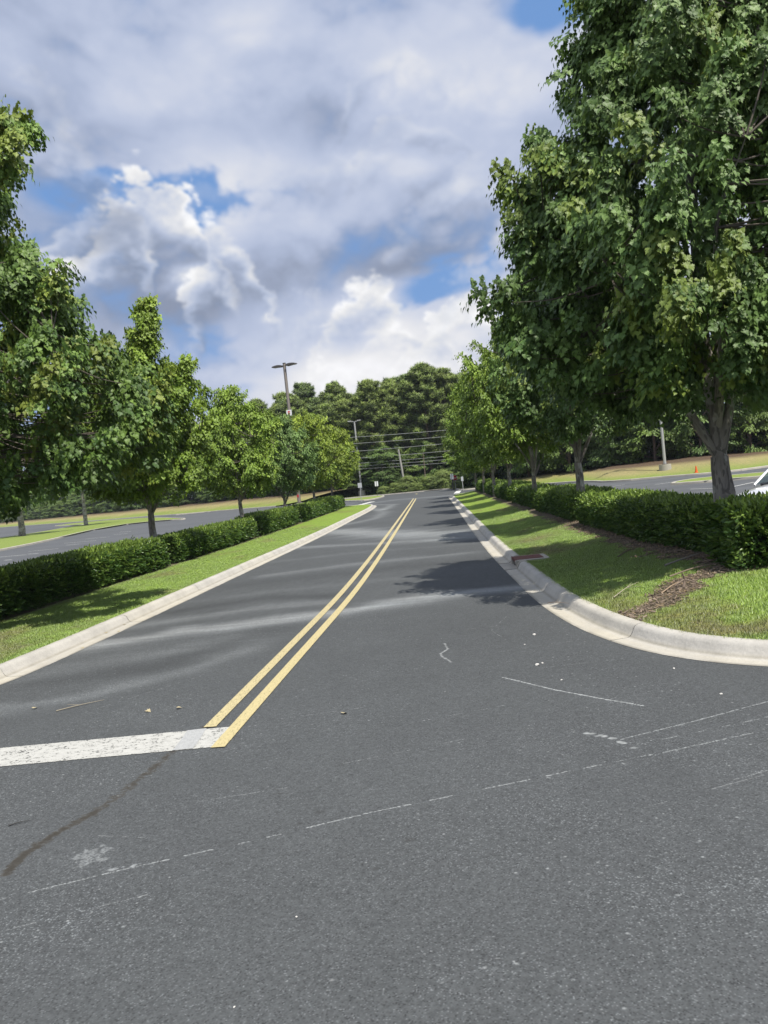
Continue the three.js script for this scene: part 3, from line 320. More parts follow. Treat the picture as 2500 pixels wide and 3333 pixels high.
function maple(o) {
  const r = rng(o.seed), t = thing('maple_tree', o.label, 'tree', [o.x, o.y ?? 0.15, o.z]);
  const env = o.env, H = env[env.length - 1][0], h0 = env[0][0], ax = (h) => [(o.lean?.[0] ?? 0) * sstep(1, H, h) * H, (o.lean?.[1] ?? 0) * sstep(1, H, h) * H];
  const rad = (h) => { for (let i = 1; i < env.length; i++) if (h <= env[i][0]) return lerp(env[i - 1][1], env[i][1], (h - env[i - 1][0]) / (env[i][0] - env[i - 1][0])); return 0; };
  const lump = (az, h) => Math.min(1.12, 0.9 + 0.62 * PN.noise(Math.cos(az) * 1.5 + o.seed, h * 0.75, Math.sin(az) * 1.5) + 0.2 * PN.noise(Math.cos(az) * 4, h * 2, Math.sin(az) * 4 + o.seed));
  const pads = [], rm = Math.max(...env.map((e) => e[1]));
  while (pads.length < o.pads) { const h = lerp(h0, H, r()), R = rad(h); if (r() > (R + 0.12) / (rm + 0.12)) continue; const az = r() * 6.283, q = R * lump(az, h) * (r() < 0.78 ? 0.72 + 0.32 * Math.sqrt(r()) : 0.2 + 0.55 * r()), [ox, oz] = ax(h); pads.push([v3(ox + Math.cos(az) * q, h, oz + Math.sin(az) * q), v3(Math.cos(az), 0, Math.sin(az))]); }
  for (const [x, y, z, R, n] of o.lobes ?? []) for (let i = 0; i < n; i++) { const a = r() * 6.283, b = Math.acos(2 * r() - 1), q = R * Math.cbrt(r()); const p = v3(x + Math.sin(b) * Math.cos(a) * q, y + Math.cos(b) * q * (o.lobeTall ?? 1.1), z + Math.sin(b) * Math.sin(a) * q); pads.push([p, v3(p.x - x, 0, p.z - z).normalize(), Math.min(o.padR, R * 0.75)]); }
  // limbs
  const fork = o.fork, fr = o.trunkR * 0.78, base = [v3(0, -0.25, 0), v3((r() - 0.5) * 0.03, fork * 0.5, (r() - 0.5) * 0.03), v3(ax(fork)[0], fork, ax(fork)[1])];
  const nodes = []; const note = (pts) => { const c = new THREE.CatmullRomCurve3(pts); for (let i = 2; i <= 12; i++) nodes.push(c.getPoint(i / 12)); };
  const leader = []; for (let i = 0; i <= 5; i++) { const h = lerp(fork - 0.02, H - 0.25, i / 5), [ox, oz] = ax(h); leader.push(v3(ox + (i ? (r() - 0.5) * 0.18 : 0), h, oz + (i ? (r() - 0.5) * 0.18 : 0))); }
  part('trunk', mergeGeometries([limb(base, [o.trunkR * 1.35, o.trunkR * 1.02, fr], 14, 1), limb(leader, [fr * 0.8, fr * 0.55, 0.006], 9, 0.6)]), bark, t); note(leader);
  const NL = o.limbs ?? 6; for (let i = 0; i < NL; i++) { const az = o.limbAz?.[i] ?? (i / NL * 6.283 + (r() - 0.5) * 0.7), hs = fork - 0.05 + (i < 3 ? 0 : (i - 2) * 0.32 * (H / 7)) , he = lerp(h0 + 0.6, H * 0.82, 0.15 + 0.75 * ((i * 0.37 + 0.2) % 1)), R = rad(he) * 0.82, [sx, sz] = ax(hs), p = [v3(sx, hs, sz), v3(sx + Math.cos(az) * R * 0.3, lerp(hs, he, 0.38), sz + Math.sin(az) * R * 0.3), v3(ax(he)[0] + Math.cos(az + 0.15) * R * 0.7, lerp(hs, he, 0.75), ax(he)[1] + Math.sin(az + 0.15) * R * 0.7), v3(ax(he)[0] + Math.cos(az) * R, he, ax(he)[1] + Math.sin(az) * R)]; part('branch', limb(p, [fr * 0.62, fr * 0.4, fr * 0.2, 0.006], 8, 0.5), bark, t); note(p); }
  const twigs = []; for (const [p] of pads) { let best = null, bd = 1e9; for (const n of nodes) { const d = n.distanceTo(p) + (n.y > p.y ? 0.6 * (n.y - p.y) : 0); if (d < bd) { bd = d; best = n; } } if (best && bd > 0.12 && bd < 2.6) { const m = best.clone().lerp(p, 0.55); m.y -= 0.06 * bd; twigs.push(limb([best.clone(), m, p.clone()], [0.013, 0.009, 0.003], 4)); } }
  if (twigs.length) { const tw = part('twigs', mergeGeometries(twigs), twigMat, t); tw.userData.kind = 'stuff'; }
  // foliage: sprays laid out in drooping pads at the branch ends
  const list = [], X = v3(), Y = v3(), Z = v3(); const gs = o.leaf ?? 1;
  for (const [p, out, pr0 = o.padR] of pads) { const n = o.sprays * (0.7 + 0.6 * r()) * (pr0 / o.padR) ** 1.4, pr = pr0 * (0.75 + 0.5 * r()), tone = 0.8 + 0.4 * r(), young = r() < (o.young ?? 0.15) * (0.5 + p.y / H), hy = p.y / H;
    const ux = out.x * 0.65 + (r() - 0.5) * 0.5, uy = 0.75, uz = out.z * 0.65 + (r() - 0.5) * 0.5, ul = Math.hypot(ux, uy, uz), L = pr * (1.5 + 0.9 * r());
    for (let i = 0; i < n; i++) { const a = r() * 6.283, t = r(), d = pr * 0.62 * Math.sqrt(r()) * (1.15 - 0.75 * t), dx = Math.cos(a) * d + ux / ul * L * (t - 0.5), dz = Math.sin(a) * d + uz / ul * L * (t - 0.5), y = p.y + uy / ul * L * (t - 0.5) - 0.35 * d;
      X.set(Math.cos(a) + out.x * 0.45 + (r() - 0.5) * 0.5, -0.25 - 0.5 * r(), Math.sin(a) + out.z * 0.45 + (r() - 0.5) * 0.5).normalize(); Y.set((r() - 0.5) * 0.7 + Math.cos(a) * 0.6 + out.x * 0.3, 1, (r() - 0.5) * 0.7 + Math.sin(a) * 0.6 + out.z * 0.3); Z.crossVectors(X, Y).normalize(); Y.crossVectors(Z, X);
      const M = new THREE.Matrix4().makeBasis(X, Y, Z).scale(S.setScalar(gs * (0.65 + 0.65 * r()))).setPosition(p.x + dx, y, p.z + dz);
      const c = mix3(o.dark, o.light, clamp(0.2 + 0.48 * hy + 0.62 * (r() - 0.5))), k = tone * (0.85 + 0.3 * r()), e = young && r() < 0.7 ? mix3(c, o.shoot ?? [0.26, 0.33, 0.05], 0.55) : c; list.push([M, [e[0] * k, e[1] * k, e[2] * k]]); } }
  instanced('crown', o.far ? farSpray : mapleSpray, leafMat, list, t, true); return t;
}
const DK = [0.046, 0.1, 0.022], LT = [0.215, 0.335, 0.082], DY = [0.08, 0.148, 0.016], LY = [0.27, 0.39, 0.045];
const std_env = (H, R, b) => [[b, R * 0.5], [b + (H - b) * 0.14, R * 0.88], [b + (H - b) * 0.35, R], [b + (H - b) * 0.6, R * 0.88], [b + (H - b) * 0.8, R * 0.6], [b + (H - b) * 0.93, R * 0.26], [H, 0.05]];
maple({ seed: 101, x: 3.3, z: -10.25, label: 'largest maple on the right with thick forked trunk behind the dark hedge', trunkR: 0.137, fork: 1.42, env: [[2.2, 0.9], [2.6, 2.05], [3.2, 2.5], [4.2, 2.4], [5.1, 2.05], [6.0, 1.45], [6.9, 1.1], [7.8, 0.9], [8.7, 0.5], [9.4, 0.1]], pads: 620, sprays: 22, padR: 0.3, limbs: 9, limbAz: [3.1, 0.3, 4.4, 1.6, 5.6, 2.4, 3.7, 0.9, 5.0], dark: DK, light: LT, young: 0.2, leaf: 0.92 });
maple({ seed: 102, x: 2.75, z: -18.5, label: 'maple with dark crown, second trunk from the front in the right row', trunkR: 0.1, fork: 1.5, env: std_env(7.0, 2.0, 2.3), pads: 330, sprays: 20, padR: 0.3, dark: DK, light: LT, leaf: 0.95, limbs: 6 });
maple({ seed: 103, x: 2.35, z: -25.6, label: 'maple with pale forked trunk, third in the right row', trunkR: 0.09, fork: 1.2, env: std_env(6.6, 2.05, 2.15), pads: 260, sprays: 16, padR: 0.33, dark: DY, light: LY, leaf: 0.85, far: true, limbs: 6 });
maple({ seed: 104, x: 2.0, z: -33, label: 'maple with straight pale trunk, fourth in the right row', trunkR: 0.085, fork: 1.4, env: std_env(6.5, 2.05, 2.1), pads: 240, sprays: 16, padR: 0.34, dark: DY, light: LY, leaf: 0.9, far: true });
maple({ seed: 105, x: 1.65, z: -40.5, label: 'yellow green maple, fifth in the right row', trunkR: 0.085, fork: 1.4, env: std_env(6.9, 2.05, 2.05), pads: 240, sprays: 16, padR: 0.34, dark: DY, light: LY, leaf: 0.92, far: true });
maple({ seed: 106, x: 1.35, z: -48, label: 'yellow green maple, last but one in the right row', trunkR: 0.085, fork: 1.4, env: std_env(7.0, 2.05, 1.9), pads: 230, sprays: 16, padR: 0.34, dark: DY, light: LY, leaf: 0.95, far: true });
maple({ seed: 107, x: 1.0, z: -55.5, label: 'yellow green maple, farthest in the right row beside the sign', trunkR: 0.085, fork: 1.5, env: std_env(6.4, 1.9, 1.8), pads: 200, sprays: 16, padR: 0.34, dark: DY, light: LY, leaf: 0.95, far: true });
maple({ seed: 111, x: -7.6, z: -10.6, label: 'large maple cut by the left edge of the picture, tallest of the left row', trunkR: 0.12, fork: 1.2, env: [[1.95, 1.3], [2.2, 2.5], [2.7, 2.9], [3.3, 3.05], [4.1, 2.95], [4.8, 2.5], [5.3, 1.6], [6.0, 1.2], [6.6, 1.5], [7.4, 1.5], [8.2, 1.1], [9, 0.2]], pads: 620, sprays: 22, padR: 0.31, dark: DK, light: [0.235, 0.365, 0.065], young: 0.22, shoot: [0.29, 0.33, 0.05], leaf: 0.95, limbs: 8, lobes: [[1.75, 6.8, 0.2, 0.42, 10], [2.15, 4.7, 0.3, 0.4, 10]] });
maple({ seed: 112, x: -8.05, z: -19.2, label: 'yellow green maple with a narrow leafy spire on top, left row', trunkR: 0.095, fork: 1.35, env: [[1.85, 0.7], [2.2, 1.35], [2.8, 1.75], [3.5, 1.85], [4.3, 1.5], [4.9, 0.9], [5.3, 0.35], [5.5, 0.1]], pads: 290, sprays: 20, padR: 0.28, dark: DY, light: LY, young: 0.25, leaf: 0.95, lobes: [[0.3, 5.5, 0, 0.34, 14], [0.36, 6.0, 0, 0.3, 14], [0.45, 6.45, 0, 0.24, 10], [0.55, 6.7, 0, 0.16, 6], [1.35, 4.95, 0, 0.24, 10], [0.9, 4.7, 0, 0.3, 8]] });
maple({ seed: 113, x: -8.2, z: -27.8, label: 'rounded yellow green maple with slim dark trunk between spire maple and lamp post', trunkR: 0.085, fork: 1.35, env: std_env(5.45, 1.75, 1.85), pads: 190, sprays: 16, padR: 0.32, dark: DY, light: LY, leaf: 0.85, far: true, lobes: [[0.3, 5.2, 0, 0.25, 4]] });
maple({ seed: 114, x: -8.45, z: -36, label: 'darker small maple with many stems just left of the lamp post foot', trunkR: 0.09, fork: 1.0, env: std_env(5.2, 1.75, 1.75), pads: 180, sprays: 16, padR: 0.32, dark: DK, light: LT, leaf: 0.9, far: true, limbs: 7 });
maple({ seed: 115, x: -8.75, z: -45, label: 'bright yellow green maple just right of the lamp post', trunkR: 0.085, fork: 1.4, env: std_env(6.1, 2.05, 1.8), pads: 200, sprays: 16, padR: 0.34, dark: DY, light: [0.32, 0.41, 0.04], leaf: 0.92, far: true });
maple({ seed: 116, x: -9.1, z: -53.5, label: 'bright yellow green maple at the far end of the left row', trunkR: 0.085, fork: 1.4, env: std_env(5.9, 2.25, 1.75), pads: 200, sprays: 16, padR: 0.34, dark: DY, light: [0.33, 0.42, 0.04], leaf: 0.95, far: true });
// the two young trees on the grass between the lanes of the left car park
maple({ seed: 121, x: -41.9, y: 0.1, z: -69.3, label: 'tree with grey trunk on the grass median, leftmost in the picture', trunkR: 0.25, fork: 3.4, env: std_env(11, 4.4, 3.6), pads: 110, sprays: 12, padR: 1.0, dark: DK, light: LT, leaf: 2.4, far: true });
maple({ seed: 122, x: -46.4, y: 0.1, z: -90.7, label: 'tree with slim pale trunk at the tip of the grass median', trunkR: 0.2, fork: 5, env: std_env(11, 4.2, 5), pads: 100, sprays: 12, padR: 1.0, dark: DY, light: LT, leaf: 2.6, far: true });

/* ------------------------------------------------------------------ clipped hedges */
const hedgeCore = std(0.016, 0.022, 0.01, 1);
function hedge(label, x0f, depth, z0, z1, yBase, yTop, dens, o = {}) { // front face at x0f(z); dir +1: the hedge extends to +x
  const dir = o.dir ?? 1, zm = (z0 + z1) / 2, ox = x0f(zm), t = thing('hedge', label, 'hedge', [ox, 0, zm], 0, o.group), r = rng(Math.round(-z0 * 100) + (dir > 0 ? 7 : 0)), list = [], L = z0 - z1;
  const bulge = (a, b) => 0.07 * (fbm2(a * 2.2 + 30, b * 2.2, 3) - 0.5) * 2 - 0.05 * sstep(0.3, 0, Math.min(b, 1 - b)) * 0;
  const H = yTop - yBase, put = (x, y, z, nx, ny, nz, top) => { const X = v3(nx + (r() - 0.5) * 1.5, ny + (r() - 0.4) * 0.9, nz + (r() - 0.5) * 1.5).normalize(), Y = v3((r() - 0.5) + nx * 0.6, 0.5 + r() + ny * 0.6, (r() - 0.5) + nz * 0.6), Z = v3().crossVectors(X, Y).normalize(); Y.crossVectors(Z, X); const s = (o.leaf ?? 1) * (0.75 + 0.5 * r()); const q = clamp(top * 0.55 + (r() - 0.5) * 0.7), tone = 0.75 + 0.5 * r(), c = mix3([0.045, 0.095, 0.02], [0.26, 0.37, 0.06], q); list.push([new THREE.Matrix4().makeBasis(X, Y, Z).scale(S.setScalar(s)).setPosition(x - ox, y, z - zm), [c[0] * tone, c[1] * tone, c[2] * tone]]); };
  const rnd = 0.2, zr = () => lerp(z0, z1, r());
  const faces = [[L * H, 0], [L * depth, 1], [L * H * 0.45, 2], [depth * H, 3], [depth * H, 4]], total = faces.reduce((s, f) => s + f[0], 0);
  for (let n = 0; n < total * dens; n++) { let p = r() * total, f = 0; for (const q of faces) { if (p < q[0]) { f = q[1]; break; } p -= q[0]; }
    const u = r(), v = r(), ins = 0.1 * r() ** 2; let z = zr(), x, y, nx = 0, ny = 0, nz = 0; const corner = (q) => rnd * (1 - Math.sqrt(Math.max(0, 1 - (1 - Math.min(1, q / rnd)) ** 2)));
    if (f === 0 || f === 2) { y = yBase + 0.06 + (H - 0.06) * v; const e = corner(yTop - y) + (y - yBase < 0.18 ? 0.1 * (1 - (y - yBase) / 0.18) : 0), q = bulge(z, y) + e; const d = f === 0 ? q + ins : depth - q - ins; x = x0f(z) + dir * d; nx = f === 0 ? -dir : dir; } else if (f === 1) { x = x0f(z) + dir * depth * u; y = yTop - corner(Math.min(u, 1 - u) * depth) + bulge(z, u) * 0.7 - ins + (r() < 0.012 ? 0.03 + 0.06 * r() : 0); ny = 1; } else { z = f === 3 ? z0 - ins + bulge(v, u) : z1 + ins; x = x0f(z) + dir * depth * u; y = yBase + 0.06 + (H - 0.06) * v - corner(Math.min(u, 1 - u) * depth); nz = f === 3 ? 1 : -1; }
    const e0 = Math.min(z0 - z, z - z1); if (f < 3 && e0 < rnd) { const k = corner(e0); if (f === 1) y -= k * 0.7; else x += (f === 0 ? dir : -dir) * k; }
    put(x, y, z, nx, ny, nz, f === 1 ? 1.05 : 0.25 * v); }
  // dark branchwork inside
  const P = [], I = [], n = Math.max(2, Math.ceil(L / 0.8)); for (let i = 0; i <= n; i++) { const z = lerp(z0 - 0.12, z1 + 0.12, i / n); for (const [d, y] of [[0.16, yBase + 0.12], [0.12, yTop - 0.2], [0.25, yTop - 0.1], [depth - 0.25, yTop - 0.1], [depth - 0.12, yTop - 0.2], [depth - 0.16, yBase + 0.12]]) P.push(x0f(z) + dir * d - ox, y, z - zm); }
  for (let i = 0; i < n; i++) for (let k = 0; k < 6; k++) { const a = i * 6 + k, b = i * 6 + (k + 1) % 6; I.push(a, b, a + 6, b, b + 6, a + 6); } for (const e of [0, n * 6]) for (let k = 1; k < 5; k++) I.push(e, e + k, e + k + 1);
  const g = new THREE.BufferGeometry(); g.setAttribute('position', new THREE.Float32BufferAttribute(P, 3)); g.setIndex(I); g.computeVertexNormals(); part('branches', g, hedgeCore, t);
  const st = []; for (let z = z0 - 0.2; z > z1 + 0.1; z -= 0.45) { const x = x0f(z) + dir * (0.25 + 0.3 * r()) - ox; st.push(limb([v3(x, yBase - 0.15, z - zm), v3(x + 0.04, yBase + 0.2, z - zm + 0.06 * (r() - 0.5))], [0.018, 0.014], 5)); } if (st.length) part('stem', mergeGeometries(st), twigMat, t).userData.kind = 'stuff';
  instanced('foliage', hollySpray, hollyMat, list, t, true); return t;
}
const LH = (z) => hedgeLx(z), RH = (z) => hedgeRx(z);
const LG = 'clipped hedge blocks along the left grass strip', RG = 'clipped hedge blocks along the right grass bank';
hedge('long dark clipped hedge block at the left edge of the picture', LH, 1.05, -6.2, -18.2, 0.14, 0.87, 420, { dir: -1, group: LG });
hedge('clipped hedge block beside the spire maple, second on the left', LH, 1.0, -19.0, -26.9, 0.14, 0.83, 330, { dir: -1, group: LG });
hedge('clipped hedge block before the lamp post, third on the left', LH, 1.1, -27.7, -35.1, 0.14, 0.91, 190, { dir: -1, group: LG, leaf: 1.2 });
hedge('rounded hedge block at the lamp post, fourth on the left', LH, 1.05, -36.0, -43.0, 0.14, 0.88, 140, { dir: -1, group: LG, leaf: 1.4 });
hedge('small hedge block, last but one on the left', LH, 1.15, -44.0, -49.0, 0.14, 0.95, 110, { dir: -1, group: LG, leaf: 1.6 });
hedge('small rounded hedge block at the end of the left grass strip', LH, 1.1, -50.0, -55.6, 0.14, 0.92, 110, { dir: -1, group: LG, leaf: 1.6 });
hedge('dark clipped hedge block nearest the camera on the right, under the large maple', RH, 1.15, -9.9, -17.3, 0.28, 0.92, 420, { group: RG });
hedge('clipped hedge block, second on the right, in sun and shade', RH, 1.15, -18.2, -24.2, 0.28, 0.94, 330, { group: RG, leaf: 1.1 });
hedge('clipped hedge block, third on the right', RH, 1.05, -25.2, -31.4, 0.28, 0.9, 180, { group: RG, leaf: 1.3 });
hedge('clipped hedge block, fourth on the right', RH, 1.15, -32.5, -39.1, 0.28, 0.94, 140, { group: RG, leaf: 1.5 });
hedge('clipped hedge block, fifth on the right', RH, 1.1, -40.2, -46.6, 0.28, 0.92, 110, { group: RG, leaf: 1.6 });
hedge('clipped hedge block at the far end of the right bank', RH, 1.1, -47.7, -56, 0.28, 0.95, 100, { group: RG, leaf: 1.7 });
{ const t = hedge('sunlit glossy hedge end facing the camera at the right edge', () => 0, 1.2, 0, -4.2, 0.26, 0.98, 420, { leaf: 1.15 }); t.position.set(2.98 + 2.1, 0, -8.8); t.rotation.y = Math.PI / 2; }
hedge('dark hedge behind the pole with concrete foot beyond the entrance', () => 0, 1.6, 0, -6.4, 0.1, 1.65, 60, { leaf: 2.6 }).position.set(-13.6, 0, -101.4);
scene.children[scene.children.length - 1].rotation.y = Math.PI / 2;
hedge('low hedge behind the far signs on the right', () => 0, 1.4, 0, -4.6, 0.1, 1.3, 60, { leaf: 2.4 }).position.set(2.4, 0, -79);
scene.children[scene.children.length - 1].rotation.y = Math.PI / 2;

/* ------------------------------------------------------------------ car parks: islands, kerbs, stall lines */
const ISLE = [[0, -0.01], [0.004, 0.1], [0.03, 0.122], [0.17, 0.124], [0.2, 0.118], [0.2, -0.02]];
const farGrass = new THREE.MeshStandardMaterial({ map: (() => { const t = grassTex.clone(); t.repeat.set(0.6, 0.6); t.needsUpdate = true; return t; })(), color: new THREE.Color().setRGB(0.25, 0.315, 0.06), roughness: 0.95 });
const area = (p) => p.reduce((s, q, i) => { const n = p[(i + 1) % p.length]; return s + q[0] * n[1] - n[0] * q[1]; }, 0) / 2;
function island(pts, closed = true) {
  const sh = new THREE.Shape(pts.map(([x, z]) => new THREE.Vector2(x, -z))), g = new THREE.ShapeGeometry(sh); g.rotateX(-Math.PI / 2); g.translate(0, 0.112, 0); struct('lawn', g, farGrass);
  const ring = dense([...pts, pts[0]], 0.5), side = area(pts) > 0 ? 1 : -1, k = structGroup('kerb'); for (const p of lengths(ring, 6, 0.02)) if (p.length > 1) part('kerb_stone', sweep(p, ISLE, side), concrete, k);
}
island([[-26.4, -40.6], [-28.3, -49.3], [-33.4, -66.6], [-34.5, -76], [-31.8, -76.4], [-27.2, -72.6], [-36.4, -90.6], [-44.2, -103.4], [-59.8, -121.6], [-66.7, -124.3], [-64.2, -115.3], [-52.7, -102.0], [-51.3, -97.4], [-46.8, -80.6], [-44.4, -66]].map(([x, z]) => [x, z]));
island([[4.1, -66.4], [5.3, -62.5], [5.8, -57.6], [5.6, -54.2], [5.0, -52.8], [3.9, -54.6], [3.6, -58]]);
island([[4.7, -41.8], [5.1, -42.3], [5.5, -41.3], [5.5, -38.2], [5.2, -37.1], [4.7, -37.5]]);
island([[10.25, -39.5], [11.62, -38.4], [12.5, -38.2], [13.2, -37.75], [18, -35.5], [19, -39.5], [13, -42.9], [12.06, -42.6], [10.9, -41.2]]);
for (const [a, b] of [[[-20.09, -31.62], [-19.57, -31.35]], [[-22.6, -34.9], [-20.82, -34.56]], [[-20.96, -34.95], [-20.3, -34.7]], [[-22.6, -37.75], [-20.85, -37.6]], [[-22.2, -40.85], [-21.3, -40.62]], [[-24, -43.9], [-21.57, -43.16]], [[-24.4, -47.4], [-22.5, -46.8]], [[-23.9, -50.4], [-22.62, -49.74]], [[-25.6, -54.8], [-24.3, -54]], [[-18, -28.6], [-16.6, -28.2]], [[10.24, -42.53], [11.5, -43.5]], [[8.4, -46], [9.6, -47]], [[9.6, -33.9], [10.6, -31.9]], [[10.4, -31.9], [12.4, -34.4]]]) struct('stall_line', ribbon([a, [(a[0] + b[0]) / 2, (a[1] + b[1]) / 2], b], 0.11, 0.005, 3), whiteMat);
function bank(front, out, rows, nl) { // grass verge rising to pine straw; rows: [distance, height, colour mix]
  const P = [], C = [], U = [], I = [], line = dense(front, 1.5), m = rows.length; line.forEach(([x, z]) => rows.forEach(([d, y, t]) => { const jx = x + out[0] * d, jz = z + out[1] * d, n = fbm2(jx * 0.35, jz * 0.35, 4); P.push(jx, y + (d > 1 ? 0.25 * (n - 0.5) : 0), jz); C.push(...mix3(mix3([0.25, 0.315, 0.06], [0.4, 0.33, 0.16], sstep(0.1, 0.45, t + (n - 0.5) * 0.5)), [0.13, 0.08, 0.05], sstep(0.5, 0.75, t + (n - 0.5) * 0.4))); U.push(jx / 3, jz / 3); }));
  for (let i = 0; i < line.length - 1; i++) for (let k = 0; k < m - 1; k++) { const a = i * m + k, b = a + m; I.push(a, a + 1, b, b, a + 1, b + 1); }
  const g = new THREE.BufferGeometry(); g.setAttribute('position', new THREE.Float32BufferAttribute(P, 3)); g.setAttribute('color', new THREE.Float32BufferAttribute(C, 3)); g.setAttribute('uv', new THREE.Float32BufferAttribute(U, 2)); g.setIndex(I); g.computeVertexNormals(); if (g.attributes.normal.getY(m + 1) < 0) { for (let k = 0; k < I.length; k += 3) [I[k], I[k + 1]] = [I[k + 1], I[k]]; g.setIndex(I); g.computeVertexNormals(); }
  struct('bank', g, grassMat); const k = structGroup('kerb'); const side = (line[1][0] - line[0][0]) * out[1] - (line[1][1] - line[0][1]) * out[0] > 0 ? 1 : -1; for (const p of lengths(line, 6, 0.02)) if (p.length > 1) part('kerb_stone', sweep(p, ISLE, side), concrete, k);
}
bank([[-230, -300], [-180, -251], [-132.8, -205.6], [-127.8, -201.0], [-82.1, -151], [-65.4, -133.0], [-49.6, -117.5], [-44.9, -112], [-38.9, -105.8], [-29.7, -98], [-22.5, -91]], [0.72, -0.69], [[0.1, 0.112, 0], [1.5, 0.14, 0.05], [4, 0.35, 0.2], [6, 0.7, 0.45], [9, 1.1, 0.7], [14, 1.3, 0.95], [30, 1.5, 1]]);
bank([[2.4, -72.5], [4.26, -69.3], [6.8, -66.4], [8.9, -62.5], [9.7, -58.2], [9.8, -55.0], [11, -53.2], [13.1, -52.2], [14.6, -50.6], [16.5, -49.9], [20.5, -52.6], [40, -64]], [0.22, -0.97], [[0.1, 0.112, 0], [1.5, 0.12, 0.08], [4.5, 0.3, 0.3], [7, 0.6, 0.5], [10, 0.8, 0.8], [18, 1.0, 1], [50, 1.2, 1]]);
// corner lawns beyond the entrances, and the bend of the road beyond
island([[-12.4, -79.6], [-9.6, -73.9], [-8.9, -74.6], [-8.5, -78.4], [-8.55, -84], [-9.3, -87.4], [-11.4, -88.2], [-20, -88.8], [-19, -86.5], [-15, -82.2]].map(([x, z]) => [x, z]));
{ const line = dense([[2.4, -76.2], [0.2, -75.4], [-0.28, -77], [-0.9, -84], [-1.9, -88.4], [-6.1, -90.6], [-9.3, -92.4], [-20, -96.4], [-40, -104]], 0.8), k = structGroup('kerb'); for (const p of lengths(line, 6, 0.02)) if (p.length > 1) part('kerb_stone', sweep(p, ISLE, 1), concrete, k);
  const sh = new THREE.Shape([[2.4, -76.3], [0.3, -75.6], [-0.2, -77], [-0.8, -84], [-1.8, -88.5], [-6.1, -90.75], [-9.3, -92.6], [-20, -96.6], [-40, -104.2], [-40, -160], [20, -160], [20, -80]].map(([x, z]) => new THREE.Vector2(x, -z))); const g = new THREE.ShapeGeometry(sh); g.rotateX(-Math.PI / 2); g.translate(0, 0.1, 0); const uv = g.attributes.uv; for (let i = 0; i < uv.count; i++) uv.setXY(i, uv.getX(i) / 5, uv.getY(i) / 5); struct('verge', g, new THREE.MeshStandardMaterial({ map: earthTex, color: new THREE.Color().setRGB(1.1, 1.5, 0.8), roughness: 1 }));
  const s2 = new THREE.Shape([[3.4, -63.1], [0, -62.1], [-1, -60.3], [-1.1, -57], [3.4, -57]].map(([x, z]) => new THREE.Vector2(x, -z))); }

/* ------------------------------------------------------------------ woods */
const tuftGeo = (() => { const r = rng(51), P = [], N = []; for (let i = 0; i < 22; i++) { const d = v3(r() * 2 - 1, r() * 1.5 - 0.35, r() * 2 - 1).normalize(), w = v3(r() - 0.5, r() - 0.5, r() - 0.5).cross(d).normalize().multiplyScalar(0.035), n = v3().crossVectors(d, w).normalize(); if (n.y < 0) n.negate(); n.lerp(d, 0.4).normalize(); P.push(-w.x, -w.y, -w.z, w.x, w.y, w.z, d.x * 0.5, d.y * 0.5, d.z * 0.5); for (let k = 0; k < 3; k++) N.push(n.x, n.y, n.z); } const g = new THREE.BufferGeometry(); g.setAttribute('position', new THREE.Float32BufferAttribute(P, 3)); g.setAttribute('normal', new THREE.Float32BufferAttribute(N, 3)); return g; })();
function pineProto(seed, H, base, R, dark, light) {
  const r = rng(seed), t = new THREE.Group(), nodes = [], clumps = [], tr = []; const bend = (r() - 0.5) * 0.5;
  part('trunk', limb([v3(0, -0.3, 0), v3(bend * 0.4, H * 0.35, 0.1), v3(bend, H * 0.7, bend * 0.5), v3(bend * 0.8, H - 0.4, 0)], [0.24, 0.19, 0.12, 0.03], 9), pineBark, t);
  const NB = 56; for (let i = 0; i < NB; i++) { const f = (i + r() * 0.8) / NB, h = lerp(base, H - 0.5, f), L = R * (0.55 + 0.5 * r()) * (f < 0.2 ? 0.75 : 1) * Math.sqrt(Math.max(0.08, 1 - f ** 2.2)), az = i * 2.4 + r(), e = v3(bend * f + Math.cos(az) * L, h + L * (0.12 + 0.35 * f) - 0.1, Math.sin(az) * L), s = v3(bend * f, h, 0); tr.push(limb([s, s.clone().lerp(e, 0.5).add(v3(0, -0.12, 0)), e], [0.05, 0.03, 0.01], 5)); for (let k = 0; k < 3; k++) { const q = s.clone().lerp(e, 0.5 + 0.27 * k); clumps.push([q.add(v3((r() - 0.5) * 0.7, 0.1 + 0.2 * r(), (r() - 0.5) * 0.7)), 0.36 + 0.36 * r()]); } }
  clumps.push([v3(bend * 0.8, H - 0.2, 0), 0.6], [v3(bend * 0.8, H - 0.9, 0), 0.8]);
  part('branches', mergeGeometries(tr), pineBark, t).userData.kind = 'stuff';
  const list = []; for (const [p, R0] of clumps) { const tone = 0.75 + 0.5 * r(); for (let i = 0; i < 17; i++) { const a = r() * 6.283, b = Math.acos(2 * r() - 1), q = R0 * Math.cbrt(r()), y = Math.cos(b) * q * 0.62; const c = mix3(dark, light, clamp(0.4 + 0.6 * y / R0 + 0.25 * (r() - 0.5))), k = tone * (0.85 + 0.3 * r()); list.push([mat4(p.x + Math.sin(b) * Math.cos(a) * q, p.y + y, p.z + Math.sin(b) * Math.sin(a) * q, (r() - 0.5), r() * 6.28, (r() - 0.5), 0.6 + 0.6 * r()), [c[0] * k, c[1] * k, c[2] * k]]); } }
  instanced('crown', tuftGeo, needleMat, list, t, true); return t;
}
